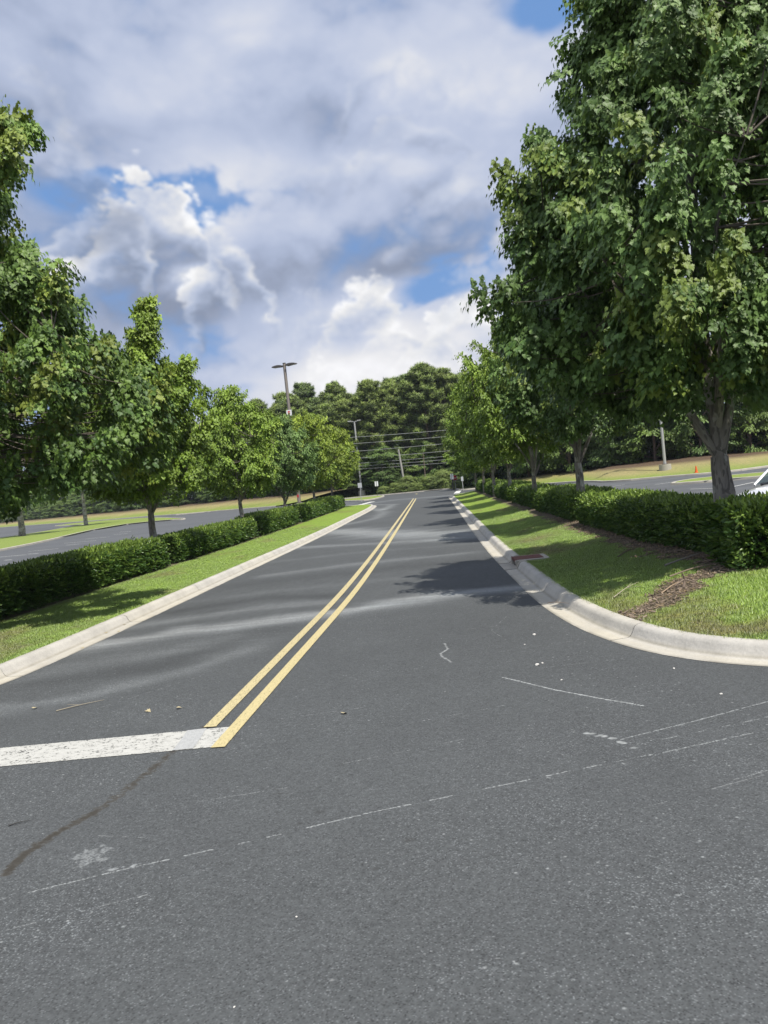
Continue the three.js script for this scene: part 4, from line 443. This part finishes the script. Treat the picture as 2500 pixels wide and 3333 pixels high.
function leafyProto(seed, H, base, R, dark, light, n = 130, trunkR = 0.14, ls = 1) {
  const r = rng(seed), t = new THREE.Group(), list = [], X = v3(), Y = v3(), Z = v3(), br = []; part('trunk', limb([v3(0, -0.3, 0), v3(0.05, H * 0.3, 0.05), v3(0.1, H * 0.75, 0)], [trunkR, trunkR * 0.75, 0.03], 8), pineBark, t);
  for (let i = 0; i < n; i++) { const f = Math.pow(r(), 0.85), h = lerp(base, H, f), rr = R * Math.sqrt(Math.max(0.03, 1 - (Math.abs(f - 0.35) / 0.68) ** 2.2)), az = r() * 6.283, q = rr * (0.5 + 0.55 * Math.sqrt(r())) * (0.85 + 0.5 * PN.noise(Math.cos(az) * 1.4 + seed, h * 0.4, Math.sin(az) * 1.4)), p = v3(Math.cos(az) * q, h, Math.sin(az) * q), tone = 0.7 + 0.6 * r(); if (i % 7 === 0) br.push(limb([v3(0.06, Math.max(0.5, h - q * 0.7), 0.03), p.clone().multiply(v3(0.5, 1, 0.5)).add(v3(0, -q * 0.25, 0)), p], [0.05, 0.03, 0.008], 5));
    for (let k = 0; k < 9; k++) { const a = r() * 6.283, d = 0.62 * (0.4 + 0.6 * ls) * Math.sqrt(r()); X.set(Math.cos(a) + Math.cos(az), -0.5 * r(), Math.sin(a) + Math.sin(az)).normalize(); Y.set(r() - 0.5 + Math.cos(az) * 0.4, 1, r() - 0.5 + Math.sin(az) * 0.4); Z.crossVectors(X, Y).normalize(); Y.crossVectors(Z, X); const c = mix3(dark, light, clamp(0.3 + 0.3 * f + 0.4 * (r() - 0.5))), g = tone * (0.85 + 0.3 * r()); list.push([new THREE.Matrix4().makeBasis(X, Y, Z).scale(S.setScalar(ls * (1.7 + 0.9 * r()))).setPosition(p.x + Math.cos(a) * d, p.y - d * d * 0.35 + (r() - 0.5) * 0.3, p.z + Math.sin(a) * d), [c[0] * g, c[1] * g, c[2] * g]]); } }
  if (br.length) part('branches', mergeGeometries(br), pineBark, t).userData.kind = 'stuff'; instanced('crown', farSpray, leafMat, list, t, true); return t;
}
function place(proto, name, label, category, group, x, y, z, turn, s = 1, sy = s) { const o = proto.clone(); o.name = numbered(name); o.position.set(x, y, z); o.rotation.y = turn; o.scale.set(s, sy, s); o.userData = {}; tag(o, label, category, group); scene.add(o); return o; }
const PD = [0.15, 0.22, 0.06], PL = [0.42, 0.54, 0.13];
const pines = [pineProto(201, 15, 4, 2.9, PD, PL), pineProto(202, 15, 3.2, 3.2, PD, [0.45, 0.56, 0.12]), pineProto(203, 15, 4.5, 2.7, [0.14, 0.22, 0.075], [0.36, 0.48, 0.15])];
const leafies = [leafyProto(211, 9, 0.25, 2.9, [0.07, 0.125, 0.024], [0.22, 0.31, 0.055]), leafyProto(212, 9, 0.3, 3.1, [0.06, 0.11, 0.025], [0.17, 0.26, 0.06])];
{ const r = rng(301);
  // the tall pines at the end of the road, by their outline against the sky
  const named = [[-17.3, 12.6, 'pine at the left of the wood at the road end, above the lamp post sign'], [-14.9, 12.9, 'pine behind the pole with concrete foot, left of the twin headed crown'], [-12.3, 13.9, 'pine with a small dark crown standing out left of the tallest pines'], [-9.6, 13.1, 'pine between the dark crowned pine and the tallest pines'], [-8.0, 14.4, 'dark blue green pine on the left shoulder of the tallest pines'], [-6.3, 15.4, 'broad pine just left of the tallest pine at the road end'], [-3.8, 16.3, 'tallest pine at the end of the road'], [-1.0, 15.5, 'pine just right of the tallest pine at the road end'], [0.9, 14.4, 'pine on the right shoulder of the tallest pines'], [2.8, 13.6, 'pine right of the tallest pines, half behind the right maples']];
  named.forEach(([x, h, l], i) => place(pines[i % 3], 'pine_tree', l, 'pine tree', undefined, x * 1.0, 0.1, -102.5 - (i % 3) * 1.2, r() * 6.28, (i > 4 && i < 8 ? 1.15 : 1.05), h / 15));
  const back = 'pine standing behind the front pines at the end of the road', bg = 'pines standing behind the front pines at the road end';
  for (let i = 0; i < 24; i++) { const x = -25 + i * 1.3 + r() * 0.8; place(pines[(i + 1) % 3], 'pine_tree', back, 'pine tree', bg, x, 0.1, -106.5 - 4 * r(), r() * 6.28, 1.05, (13.9 + 1.6 * Math.exp(-(((x + 4) / 5) ** 2)) + 0.9 * r()) / 15); }
  const far = 'pine of the wood line beyond the left car park', fg = 'pines of the wood line beyond the left car park';
  const L = dense([[-215, -288], [-180, -253], [-132, -205], [-82, -150], [-49, -116], [-30, -98], [-21, -92]], 6.5); L.forEach(([x, z], i) => { for (const d of z < -135 ? [16] : [15, 20]) { const k = d > 16 ? 0.9 : 1; place(pines[(i + d) % 3], 'pine_tree', far, 'pine tree', fg, x + 0.72 * d + r() * 2 - 1, 1.2, z - 0.69 * d + r() * 2 - 1, r() * 6.28, 1.0, k * (13.6 + 2.0 * r() + (i < 12 ? 1 : 0)) / 15); } });
  const und = 'low leafy tree under the pines at the end of the road', ug = 'low leafy trees under the pines at the road end';
  for (let i = 0; i < 9; i++) place(leafies[i % 2], 'understory_tree', und, 'tree', ug, -15 + i * 2.1 + r(), 0.1, -101.2 - 1.6 * r(), r() * 6.28, 0.72, 0.5 + 0.25 * r());
  L.forEach(([x, z], i) => { if (i % 1 === 0) place(leafies[i % 2], 'understory_tree', 'low leafy tree at the wood edge beyond the left car park', 'tree', 'low leafy trees beyond the left car park', x + 0.72 * 13 + r() * 2, 1.1, z - 0.69 * 13 + r() * 2, r() * 6.28, 0.85, 0.5 + 0.25 * r()); });
  const rg = 'leafy trees behind the right car park', rl = 'bushy leafy tree on the bank behind the right car park';
  [[3, -78.5], [6.6, -76.5], [10.2, -73.5], [13.4, -71], [16.8, -69], [20.4, -68], [24.5, -68], [29, -69], [34, -71], [8.3, -80], [12, -77.5], [15.5, -75], [19, -73.5], [23, -73], [27, -74]].forEach(([x, z], i) => place(leafies[i % 2], 'leafy_tree', rl, 'tree', rg, x, 0.7, z, r() * 6.28, 0.9 + 0.2 * r(), 0.9 + 0.25 * r() + (i > 8 ? 0.2 : 0)));
  // shrubs past the end of the road
  const shrub = leafyProto(221, 2, 0.05, 1.25, [0.08, 0.13, 0.024], [0.22, 0.28, 0.06], 120, 0.05, 0.42), sl = ['low spreading shrub at the left end of the shrubs past the road', 'feathery green shrub left of the leaning bare trunk foot', 'tall light green shrub at the foot of the leaning bare trunk', 'low dark green shrub in the middle past the road end', 'bright green bushy shrub right of the middle past the road end', 'tallest green shrub left of the swing gate signs', 'small round shrub in front of the swing gate'];
  [[-9.6, -94.6, 0.62, 0.5], [-8.1, -94.2, 0.75, 0.62], [-6.5, -94, 0.95, 0.95], [-5.1, -93, 0.8, 0.5], [-3.7, -92.8, 0.95, 0.85], [-2.1, -91.5, 1.0, 1.1], [-0.5, -83, 0.5, 0.42]].forEach(([x, z, s, sy], i) => place(shrub, 'shrub', sl[i], 'shrub', undefined, x, 0.1, z, i * 1.3, s * 1.05, sy));
  // undergrowth that closes the wood below the crowns
  const list = [], X = v3(), Y = v3(), Z = v3(); const add = (x, y, z, s) => { X.set(r() - 0.5, (r() - 0.6) * 0.6, r() - 0.5).normalize(); Y.set(r() - 0.5, 1, r() - 0.5 + 0.5); Z.crossVectors(X, Y).normalize(); Y.crossVectors(Z, X); const k = 0.6 + 0.7 * r(); list.push([new THREE.Matrix4().makeBasis(X, Y, Z).scale(S.setScalar(s)).setPosition(x, y, z), [0.03 * k, 0.06 * k, 0.02 * k]]); };
  for (let n = 0; n < 5200; n++) add(-24 + 34 * r(), 0.2 + 5.6 * r() ** 1.2, -103 - 8 * r(), 2.2 + 2 * r());
  for (let n = 0; n < 7000; n++) { const p = L[Math.floor(r() * L.length)], d = 14 + 9 * r(); add(p[0] + 0.72 * d + 5 * r() - 2.5, 1 + 6 * r() ** 1.2, p[1] - 0.69 * d + 5 * r() - 2.5, 2.6 + 2 * r()); }
  for (let n = 0; n < 3600; n++) { const x = 1 + 38 * r(); add(x, 0.6 + 5 * r(), -77 + 0.42 * Math.min(x, 20) - 7 * r() - 2, 2.2 + 2 * r()); }
  tag(instanced('undergrowth', farSpray, leafMat, list), 'dark leafy undergrowth between the trunks of the woods', 'undergrowth');
}
const pale = std(0.34, 0.33, 0.3, 0.9);
{ let t = thing('bare_trunk', 'pale leaning bare trunk at the wood edge past the road end', 'tree trunk', [-7.05, 0.1, -96.6]); part('trunk', limb([v3(0, -0.2, 0), v3(-0.22, 2.6, 0), v3(-0.4, 5.4, 0)], [0.15, 0.13, 0.1], 9), pale, t);
  t = thing('bare_trunk', 'thin dark bare trunk right of the leaning pale one', 'tree trunk', [-4.5, 0.1, -97]); part('trunk', limb([v3(0, -0.2, 0), v3(0.03, 2.4, 0), v3(0.05, 4.6, 0)], [0.07, 0.06, 0.04], 7), pineBark, t);
  t = thing('bare_trunk', 'pale straight pine trunk showing below the tallest crowns', 'tree trunk', [-3.7, 0.1, -103.6]); part('trunk', limb([v3(0, -0.2, 0), v3(0.05, 5, 0), v3(0, 9.6, 0)], [0.15, 0.13, 0.1], 9), pale, t); part('branch', limb([v3(0.03, 6.2, 0), v3(0.6, 6.6, 0.2), v3(1.1, 7.2, 0.3)], [0.05, 0.04, 0.015], 6), pale, t); }

/* ------------------------------------------------------------------ poles, lamps, wires, signs */
const bronze = std(0.27, 0.235, 0.205, 0.6, { metalness: 0.2 }), bronzeDark = std(0.1, 0.09, 0.082, 0.5, { metalness: 0.3 }), lens = std(0.35, 0.33, 0.29, 0.35), galv = std(0.45, 0.45, 0.44, 0.55, { metalness: 0.3 }), signWhite = std(0.75, 0.76, 0.77, 0.45), signBack = std(0.5, 0.52, 0.52, 0.5, { metalness: 0.2 }), red = std(0.55, 0.025, 0.035, 0.5), black = std(0.02, 0.02, 0.02, 0.5), rust = std(0.13, 0.042, 0.033, 0.75);
const box = (w, h, d, x, y, z, r = 0.01) => { const g = r ? new RoundedBoxGeometry(w, h, d, 2, r) : new THREE.BoxGeometry(w, h, d); g.translate(x, y, z); return g; };
const font = await new FontLoader().loadAsync('fonts/droid/droid_sans_bold.typeface.json');
const letters = (s, size, depth, x, y, z) => { const g = new TextGeometry(s, { font, size, depth, curveSegments: 4 }); g.computeBoundingBox(); const b = g.boundingBox; g.translate(x - (b.max.x + b.min.x) / 2, y - (b.max.y + b.min.y) / 2, z); return g; };
const taperPole = (w0, w1, h, y0) => { const g = new THREE.CylinderGeometry(w1 * 0.7071, w0 * 0.7071, h, 4, 1); g.rotateY(Math.PI / 4); g.translate(0, y0 + h / 2, 0); return g.toNonIndexed(); };
function headGeo(dir) { // flat wing-shaped head, hollow step towards the arm
  const s = new THREE.Shape(); s.moveTo(0, -0.05); s.lineTo(0, 0.06); s.quadraticCurveTo(0.35, 0.13, 0.78, 0.0); s.lineTo(0.8, -0.05); s.lineTo(0.2, -0.05); s.lineTo(0, -0.05); const g = new THREE.ExtrudeGeometry(s, { depth: 0.42, bevelEnabled: true, bevelSize: 0.015, bevelThickness: 0.015, bevelSegments: 1 }); g.translate(0, 0, -0.21); if (dir < 0) g.rotateY(Math.PI); return g; }
function lamp(label, x, y, z, H, o = {}) {
  const t = thing('parking_lamp', label, 'lamp post', [x, y, z], o.turn ?? 0), w = o.w ?? 0.2, m = o.metal ?? bronze;
  part('foot', new THREE.CylinderGeometry(o.footR ?? 0.3, (o.footR ?? 0.3) + 0.02, 0.8, 20).translate(0, 0.3, 0), concrete, t);
  part('pole', taperPole(w, w * 0.86, H - 0.65, 0.65).computeVertexNormals() ?? taperPole(w, w * 0.86, H - 0.65, 0.65), m, t);
  part('base_plate', box(w + 0.16, 0.04, w + 0.16, 0, 0.72, 0), bronzeDark, t); part('cap', box(w, 0.05, w, 0, H + 0.03, 0), bronzeDark, t);
  if (o.heads !== false) for (const d of [-1, 1]) { const g = headGeo(d), k = 0.26 * d; g.rotateZ(d * 0.06); g.translate(k, H - 0.17, 0); const h = part('lamp_head', g, bronzeDark, t); part('lens', box(0.5, 0.015, 0.34, k + d * 0.48, H - 0.205, 0, 0).rotateZ(0), lens, h); part('arm', box(0.3, 0.07, 0.07, d * 0.16, H - 0.16, 0), bronzeDark, t); }
  return t;
}
{ const t = lamp('tall twin headed brown lamp post with the white F sign among the left maples', -12.9, 0, -60, 11.72, { turn: -0.35 });
  const s = part('letter_sign', box(0.42, 0.5, 0.02, 0, 7.8, 0.15, 0.004), signWhite, t); part('letter', letters('F', 0.33, 0.012, 0, 7.8, 0.162), red, s); t.children.forEach((c) => { if (c.name === 'letter_sign') c.rotation.y = 0.35; });
  part('marker_plate', box(0.14, 0.22, 0.015, 0, 1.25, 0.115, 0), red, t); }
{ const t = lamp('slim grey pole with a T top and concrete foot beyond the left entrance', -13.08, 0.1, -100, 9.75, { heads: false, metal: galv, footR: 0.45, w: 0.22 }); part('crossbar', box(1.5, 0.09, 0.09, 0, 9.75, 0), galv, t); for (const d of [-1, 1]) part('lamp_head', box(0.5, 0.12, 0.34, d * 0.62, 9.82, 0, 0.04), galv, t); }
lamp('lamp post with round concrete foot on the bank behind the right car park', 14.54, 0.1, -57, 9, { metal: galv, w: 0.17, footR: 0.42 });
const wireMat = std(0.36, 0.37, 0.37, 0.6, { metalness: 0.2 }), ordinal = ['topmost', 'second from the top', 'third from the top', 'middle', 'third from the bottom', 'second from the bottom', 'lowest'];
[[7.68, 7.27], [6.86, 6.46], [5.87, 5.58], [4.95, 4.63], [4.3, 3.96], [3.92, 3.56], [3.56, 3.15]].forEach(([a, b], i) => { const yAt = (x) => lerp(a, b, (x + 13) / 11.6), p = []; for (let x = -45; x <= 26; x += 5) p.push(v3(x, yAt(x) + 0.0009 * (x + 8) ** 2, -98.2 + 0.02 * i)); const m = new THREE.Mesh(new THREE.TubeGeometry(new THREE.CatmullRomCurve3(p), 60, i < 4 ? 0.024 : 0.02, 5), wireMat); m.name = numbered('overhead_wire'); tag(m, `${ordinal[i]} of the seven grey overhead wires crossing before the wood`, 'overhead wire', 'overhead wires'); scene.add(m); });
function sign(label, x, y, z, H, w, h, mat, o = {}) { const t = thing('road_sign', label, 'sign', [x, y, z], o.turn ?? 0); part('post', box(0.05, H, 0.03, 0, H / 2 - 0.1, 0, 0.004), o.post ?? galv, t); for (const dx of o.panels ?? [0]) part('sign_panel', box(w, h, 0.012, dx, H - h / 2, 0.025, 0.003), mat, t); return t; }
sign('grey sign seen from behind on a thin post at the left entrance', -9.62, 0.1, -72.6, 1.68, 0.38, 0.46, signBack);
sign('pair of white panels on a dark post before the left hedge', -9.74, 0.1, -88.2, 1.68, 0.17, 0.56, signWhite, { post: black, panels: [-0.11, 0.11] });
sign('small grey sign on a pale post at the right entrance', 0.07, 0.1, -73.4, 1.26, 0.22, 0.42, signBack);
{ const t = thing('swing_gate', 'open dark swing gate with two white panels, right of the road end', 'gate', [-0.95, 0.1, -80]); part('post', box(0.14, 1.25, 0.14, 0.02, 0.62, 0), black, t); part('post', box(0.1, 0.9, 0.1, 1.0, 0.45, 0), black, t); part('rail', box(1.15, 0.07, 0.07, 0.5, 0.92, 0), black, t); part('brace', box(0.95, 0.05, 0.05, 0, 0, 0).rotateZ(-0.75).translate(0.42, 0.58, 0), black, t); for (const d of [-0.1, 0.08]) part('sign_panel', box(0.14, 0.58, 0.012, d, 1.34, 0.08, 0.003), signWhite, t);
  const s = thing('stop_sign', 'red octagonal stop sign behind the swing gate', 'sign', [-0.66, 0.1, -80.3], 0.75); part('post', box(0.05, 1.2, 0.03, 0, 0.5, -0.02, 0), galv, s); const o = new THREE.CylinderGeometry(0.33, 0.33, 0.012, 8); o.rotateY(Math.PI / 8); o.rotateX(Math.PI / 2); o.translate(0, 1.16, 0); part('sign_panel', o, red, s); const e = new THREE.RingGeometry(0.3, 0.325, 8, 1, Math.PI / 8); e.translate(0, 1.16, 0.009); part('border', e, signWhite, s); part('lettering', letters('STOP', 0.16, 0.006, 0, 1.16, 0.007), signWhite, s); }
{ const t = thing('traffic_cone', 'small orange cone on the grass bank left of the largest trunk', 'cone', [15.2, 0.12, -52]), om = std(0.75, 0.12, 0.02, 0.5); part('cone', new THREE.LatheGeometry([[0.1, 0.03], [0.09, 0.05], [0.04, 0.43], [0.03, 0.44], [0, 0.44]].map(([a, b]) => new THREE.Vector2(a, b)), 16), om, t); part('base', box(0.26, 0.03, 0.26, 0, 0.015, 0), om, t); }

/* ------------------------------------------------------------------ storm drain inlet in the right kerb */
{ const zc = -13.47, xk = xAt(rightD, zc), t = thing('drain_inlet', 'storm drain inlet with rust red steel lid and pale concrete frame in the right kerb', 'drain', [xk, 0, zc], Math.atan2(xAt(rightD, -12.5) - xAt(rightD, -14.5), 2.0));
  part('lid', box(0.47, 0.016, 0.5, 0.47, 0.128, 0, 0.006), rust, t); part('lid_lip', box(0.02, 0.05, 0.62, 0.225, 0.112, 0, 0.004), rust, t);
  for (const [w, d, x, z] of [[0.58, 0.075, 0.5, -0.295], [0.58, 0.075, 0.5, 0.295], [0.09, 0.515, 0.75, 0]]) part('frame', box(w, 0.16, d, x, 0.05, z, 0.012), concrete, t);
  part('throat', box(0.4, 0.02, 0.6, 0.42, -0.02, 0, 0), std(0.03, 0.03, 0.03, 1), t); part('back_wall', box(0.03, 0.14, 0.6, 0.62, 0.04, 0, 0), std(0.05, 0.05, 0.05, 1), t);
  part('gutter_slab', box(0.24, 0.02, 0.84, 0.12, -0.004, 0, 0.004), concrete, t); for (const s of [-1, 1]) part('kerb_end', sweep([[0.0, s * 0.43], [0.0, s * 0.33]].sort((a, b) => b[1] - a[1]), PROFILE.map(([d, y]) => [d, y - 0.001]), 1), concrete, t); }

/* ------------------------------------------------------------------ white car behind the right hedge */
{ const t = thing('parked_car', 'white car behind the right hedge, bonnet and windscreen showing at the right edge', 'car', [6.36, 0.03, -14.15], 3.855), paint = new THREE.MeshPhysicalMaterial({ color: new THREE.Color().setRGB(0.78, 0.79, 0.8), roughness: 0.35, clearcoat: 1, clearcoatRoughness: 0.06 }), glass = new THREE.MeshPhysicalMaterial({ color: new THREE.Color().setRGB(0.4, 0.5, 0.5), roughness: 0.04, transmission: 1, thickness: 0 }), rub = std(0.015, 0.015, 0.015, 0.7), rim = std(0.5, 0.5, 0.52, 0.3, { metalness: 0.8 });
  const loft = (secs) => { const P = [], I = [], n = secs[0].length; for (const s of secs) for (const p of s) P.push(...p); for (let i = 0; i < secs.length - 1; i++) for (let k = 0; k < n - 1; k++) { const a = i * n + k, b = a + n; I.push(a, a + 1, b, b, a + 1, b + 1); } const g = new THREE.BufferGeometry(); g.setAttribute('position', new THREE.Float32BufferAttribute(P, 3)); g.setIndex(I); g.computeVertexNormals(); return g; };
  const sec = (x, w, y0, ySide, yTop) => { const o = []; for (const [a, b] of [[0.9, 0], [0.97, 0.25], [1, 0.55], [0.985, 0.85], [0.93, 1]]) o.push([x, lerp(y0, ySide, b), w * a]); for (let i = 0; i <= 8; i++) { const u = 1 - i / 4; o.push([x, ySide + (yTop - ySide) * (1 - Math.abs(u) ** 3) + 0.012, w * 0.9 * u]); } for (const [a, b] of [[0.93, 1], [0.985, 0.85], [1, 0.55], [0.97, 0.25], [0.9, 0]]) o.push([x, lerp(y0, ySide, b), -w * a]); return o; };
  part('body', loft([sec(2.22, 0.55, 0.3, 0.5, 0.52), sec(2.2, 0.72, 0.26, 0.6, 0.66), sec(2.08, 0.84, 0.24, 0.7, 0.77), sec(1.8, 0.89, 0.24, 0.77, 0.83), sec(1.3, 0.905, 0.24, 0.83, 0.9), sec(0.92, 0.91, 0.24, 0.87, 0.955), sec(0.3, 0.915, 0.24, 0.9, 0.96), sec(-1.2, 0.915, 0.24, 0.92, 0.97), sec(-1.9, 0.89, 0.26, 0.93, 0.98), sec(-2.2, 0.8, 0.34, 0.85, 0.9), sec(-2.25, 0.7, 0.4, 0.6, 0.62)]), paint, t);
  const cab = [[1.02, 0.93], [0.15, 1.44], [-0.4, 1.49], [-1.2, 1.46], [-2.05, 1.02]], cw = [0.78, 0.6, 0.62, 0.6, 0.74], ring = (i) => [[cab[i][0], cab[i][1] - 0.0, cw[i]], [cab[i][0], cab[i][1] + 0.02, 0], [cab[i][0], cab[i][1], -cw[i]]];
  const quad = (a, b, c, d) => { const g = new THREE.BufferGeometry(); g.setAttribute('position', new THREE.Float32BufferAttribute([...a, ...b, ...c, ...d], 3)); g.setIndex([0, 1, 2, 0, 2, 3]); g.computeVertexNormals(); return g; };
  part('roof', loft([ring(1), ring(2), ring(3)]), paint, t); part('windscreen', loft([ring(0), ring(1)]), glass, t); part('rear_window', loft([ring(3), ring(4)]), glass, t);
  for (const s of [-1, 1]) { const k = (i) => [cab[i][0], cab[i][1] - 0.01, cw[i] * s]; part('side_window', quad([0.95, 0.93, 0.83 * s], k(1), k(2), [-0.4, 0.95, 0.85 * s]), glass, t); part('side_window', quad([-0.42, 0.95, 0.85 * s], k(2), k(3), [-1.9, 0.98, 0.82 * s]), glass, t); part('pillar', limb([v3(1.03, 0.92, 0.79 * s), v3(0.6, 1.19, 0.7 * s), v3(0.13, 1.445, 0.6 * s)], [0.025, 0.022, 0.022], 8), paint, t); part('pillar', limb([v3(-0.41, 0.95, 0.85 * s), v3(-0.4, 1.48, 0.62 * s)], [0.035, 0.03], 8), paint, t); part('pillar', limb([v3(-2.0, 0.98, 0.8 * s), v3(-1.2, 1.46, 0.6 * s)], [0.06, 0.04], 8), paint, t);
    if (s < 0) part('mirror', box(0.1, 0.14, 0.2, 0.78, 1.0, 0.98 * s, 0.05), paint, t); part('headlight', box(0.16, 0.14, 0.34, 2.08, 0.62, 0.62 * s, 0.05), lens, t); part('wiper', limb([v3(1.02, 0.955, 0.55 * s), v3(0.98, 0.975, 0.2 * s), v3(0.95, 0.985, -0.1 * s + 0.1)], [0.012, 0.01, 0.008], 6), rub, t);
    for (const x of [1.35, -1.35]) { const w = part('wheel', new THREE.TorusGeometry(0.24, 0.09, 10, 28).translate(x, 0.32, 0.8 * s), rub, t); part('rim', new THREE.CylinderGeometry(0.2, 0.2, 0.14, 20).rotateX(Math.PI / 2).translate(x, 0.32, 0.8 * s), rim, w); } }
  part('dashboard', box(0.5, 0.05, 1.4, 0.75, 0.93, 0, 0.02), rub, t); part('grille', box(0.05, 0.16, 0.8, 2.2, 0.45, 0, 0.02), black, t); }

/* ------------------------------------------------------------------ small things lying about */
const stickMat = std(0.22, 0.17, 0.13, 0.95), leafDry = std(0.42, 0.36, 0.22, 0.9), stone = std(0.6, 0.58, 0.54, 0.9);
{ const r = rng(401), list = []; const chip = new THREE.BoxGeometry(0.036, 0.006, 0.011);
  for (let n = 0; n < 22000; n++) { const z = -7.2 - 13 * r() ** 1.8, x = lerp(1.2, 4.4, r()), m = mulchAmount(x, z); if (r() > m || x < xAt(RB, z) + 0.03 || x > hedgeRx(z) + 0.9) continue; const k = 0.5 + r(), c = r() < 0.14 ? [0.3, 0.22, 0.13] : mix3([0.12, 0.09, 0.068], [0.32, 0.25, 0.185], r()); list.push([mat4(x, yRight(x, z) + 0.008 + 0.012 * r(), z, (r() - 0.5) * 0.9, r() * 6.28, (r() - 0.5) * 0.9, [k * 0.9, 1, k]), c]); }
  tag(instanced('mulch', chip, std(1, 1, 1, 0.95), list), 'brown bark mulch chips spilling from under the right hedge to the kerb', 'mulch');
  const stick = (label, pts, rad0, mat = stickMat, side = []) => { const rad = rad0 * 0.72; const y = yRight, p = pts.map(([x, z, h = 0.02]) => v3(x, (x > 0.6 && z < -6.5 ? y(x, z) : x < -5.3 ? yLeft(x, z) : 0) + h, z)), t = thing('fallen_stick', label, 'stick', p[0].toArray()); const q = p.map((a) => a.clone().sub(p[0])); part('stem', limb(q, [rad, rad * 0.8, rad * 0.35], 6), mat, t); for (const s of side) part('side_twig', limb([q[s[0]].clone(), q[s[0]].clone().add(v3(s[1], s[3] ?? 0.02, s[2]))], [rad * 0.6, rad * 0.25], 5), mat, t); };
  stick('crooked grey stick along the upper edge of the mulch', [[2.3, -9.25, 0.03], [2.62, -9.32, 0.05], [3.0, -9.42, 0.03]], 0.014, stickMat, [[1, 0.12, -0.14]]);
  stick('small forked root stump standing in the mulch', [[2.28, -8.62, 0], [2.3, -8.64, 0.09], [2.27, -8.6, 0.17]], 0.026, stickMat, [[1, 0.16, 0.1, -0.06], [1, -0.13, 0.08, -0.05]]);
  stick('straight pale stick beside the root stump', [[2.02, -8.55, 0.02], [2.2, -8.75, 0.03], [2.34, -8.9, 0.02]], 0.012, std(0.34, 0.25, 0.17, 0.9));
  stick('pale bent root lying under the dark hedge', [[2.45, -10.05, 0.02], [2.62, -10.12, 0.03], [3.0, -10.3, 0.05]], 0.02, std(0.3, 0.28, 0.24, 0.9));
  stick('thin root at the hedge foot farther back', [[2.15, -11.5, 0.02], [2.35, -11.8, 0.03], [2.55, -12, 0.02]], 0.014);
  stick('light wiry twig lying in the shaded grass', [[1.55, -8.75, 0.03], [1.75, -9.0, 0.06], [1.95, -9.3, 0.04]], 0.008, std(0.36, 0.32, 0.25, 0.9), [[1, 0.14, 0.1], [1, 0.1, -0.2]]);
  stick('thin brown twig in the right gutter', [[0.83, -8.85, 0.012], [0.92, -8.75, 0.03], [1.05, -8.72, 0.012]], 0.006, stickMat, [[1, 0.03, -0.08]]);
  stick('short black twig on the asphalt below the stop line', [[-2.7, -3.98, 0.006], [-2.65, -4.01, 0.01], [-2.6, -4.035, 0.006]], 0.005, black);
  stick('pale twig on the asphalt above the stop line', [[-3.7, -6.3, 0.008], [-3.55, -6.42, 0.012], [-3.38, -6.55, 0.008]], 0.007, std(0.28, 0.25, 0.19, 0.9), [[1, -0.1, 0.02]]);
  const lf = (() => { const P = [], N = []; leafInto(P, N, 0, 0, 0, 1, 0, 0, 0, LEAF, 0.25); const g = new THREE.BufferGeometry(); g.setAttribute('position', new THREE.Float32BufferAttribute(P, 3)); g.setAttribute('normal', new THREE.Float32BufferAttribute(N, 3)); return g; })();
  [[-3.99, -6.43, 'tan fallen leaf left of the pale twig'], [-2.79, -6.09, 'tan fallen leaf above the stop line, left of two'], [-2.53, -6.09, 'tan fallen leaf above the stop line, nearer the yellow lines'], [-5.08, -10.13, 'dry leaf in the left gutter by the kerb joint'], [-5.1, -10.75, 'dark dry leaf in the shaded left gutter'], [-4.96, -9.2, 'brown crumpled leaf in the left gutter, nearest the camera'], [-4.95, -10.2, 'small tan leaf on the left gutter edge'], [-1.05, -5.6, 'small yellowish leaf right of the yellow lines']].forEach(([x, z, l], i) => { const m = new THREE.Mesh(lf, leafDry); m.name = numbered('fallen_leaf'); m.scale.setScalar(0.05 + 0.015 * r()); m.position.set(x, 0.012, z); m.rotation.set(0.25 * (r() - 0.5), r() * 6, 0.3 * (r() - 0.5)); tag(m, l, 'leaf'); scene.add(m); });
  const pg = [0, 1].map((s) => { const g = new THREE.IcosahedronGeometry(1, 2), p = g.attributes.position; for (let i = 0; i < p.count; i++) { const q = v3().fromBufferAttribute(p, i), n = 1 + 0.35 * PN.noise(q.x * 1.4 + s * 7, q.y * 1.4, q.z * 1.4); p.setXYZ(i, q.x * n, q.y * n * 0.6, q.z * n * 0.8); } g.computeVertexNormals(); return g; });
  [[0.48, -6.59, 0.026, 'larger white pebble on the asphalt, left of a close pair'], [0.53, -6.64, 0.017, 'smaller white pebble, right of the close pair'], [0.57, -7.8, 0.022, 'white pebble on the asphalt toward the right gutter'], [0.44, -7.4, 0.013, 'tiny pale pebble left of the gutter pebble'], [1.5, -6.16, 0.014, 'pale flat pebble near the curved kerb'], [1.62, -5.43, 0.014, 'tan pebble on the asphalt at the right'], [0.62, -6.08, 0.012, 'tiny white pebble above the bent scratch'], [-0.83, -2.95, 0.006, 'cream pebble in the middle of the near asphalt'], [-0.93, -2.43, 0.006, 'cream pebble at the lower edge of the picture']].forEach(([x, z, s, l], i) => { const m = new THREE.Mesh(pg[i % 2], stone); m.name = numbered('pebble'); m.scale.setScalar(s * 0.72); m.position.set(x, s * 0.3, z); m.rotation.y = r() * 6; tag(m, l, 'pebble'); scene.add(m); });
}
scene.traverse((o) => { if (o.isMesh) { o.castShadow = true; o.receiveShadow = true; } });
renderer.render(scene, camera);
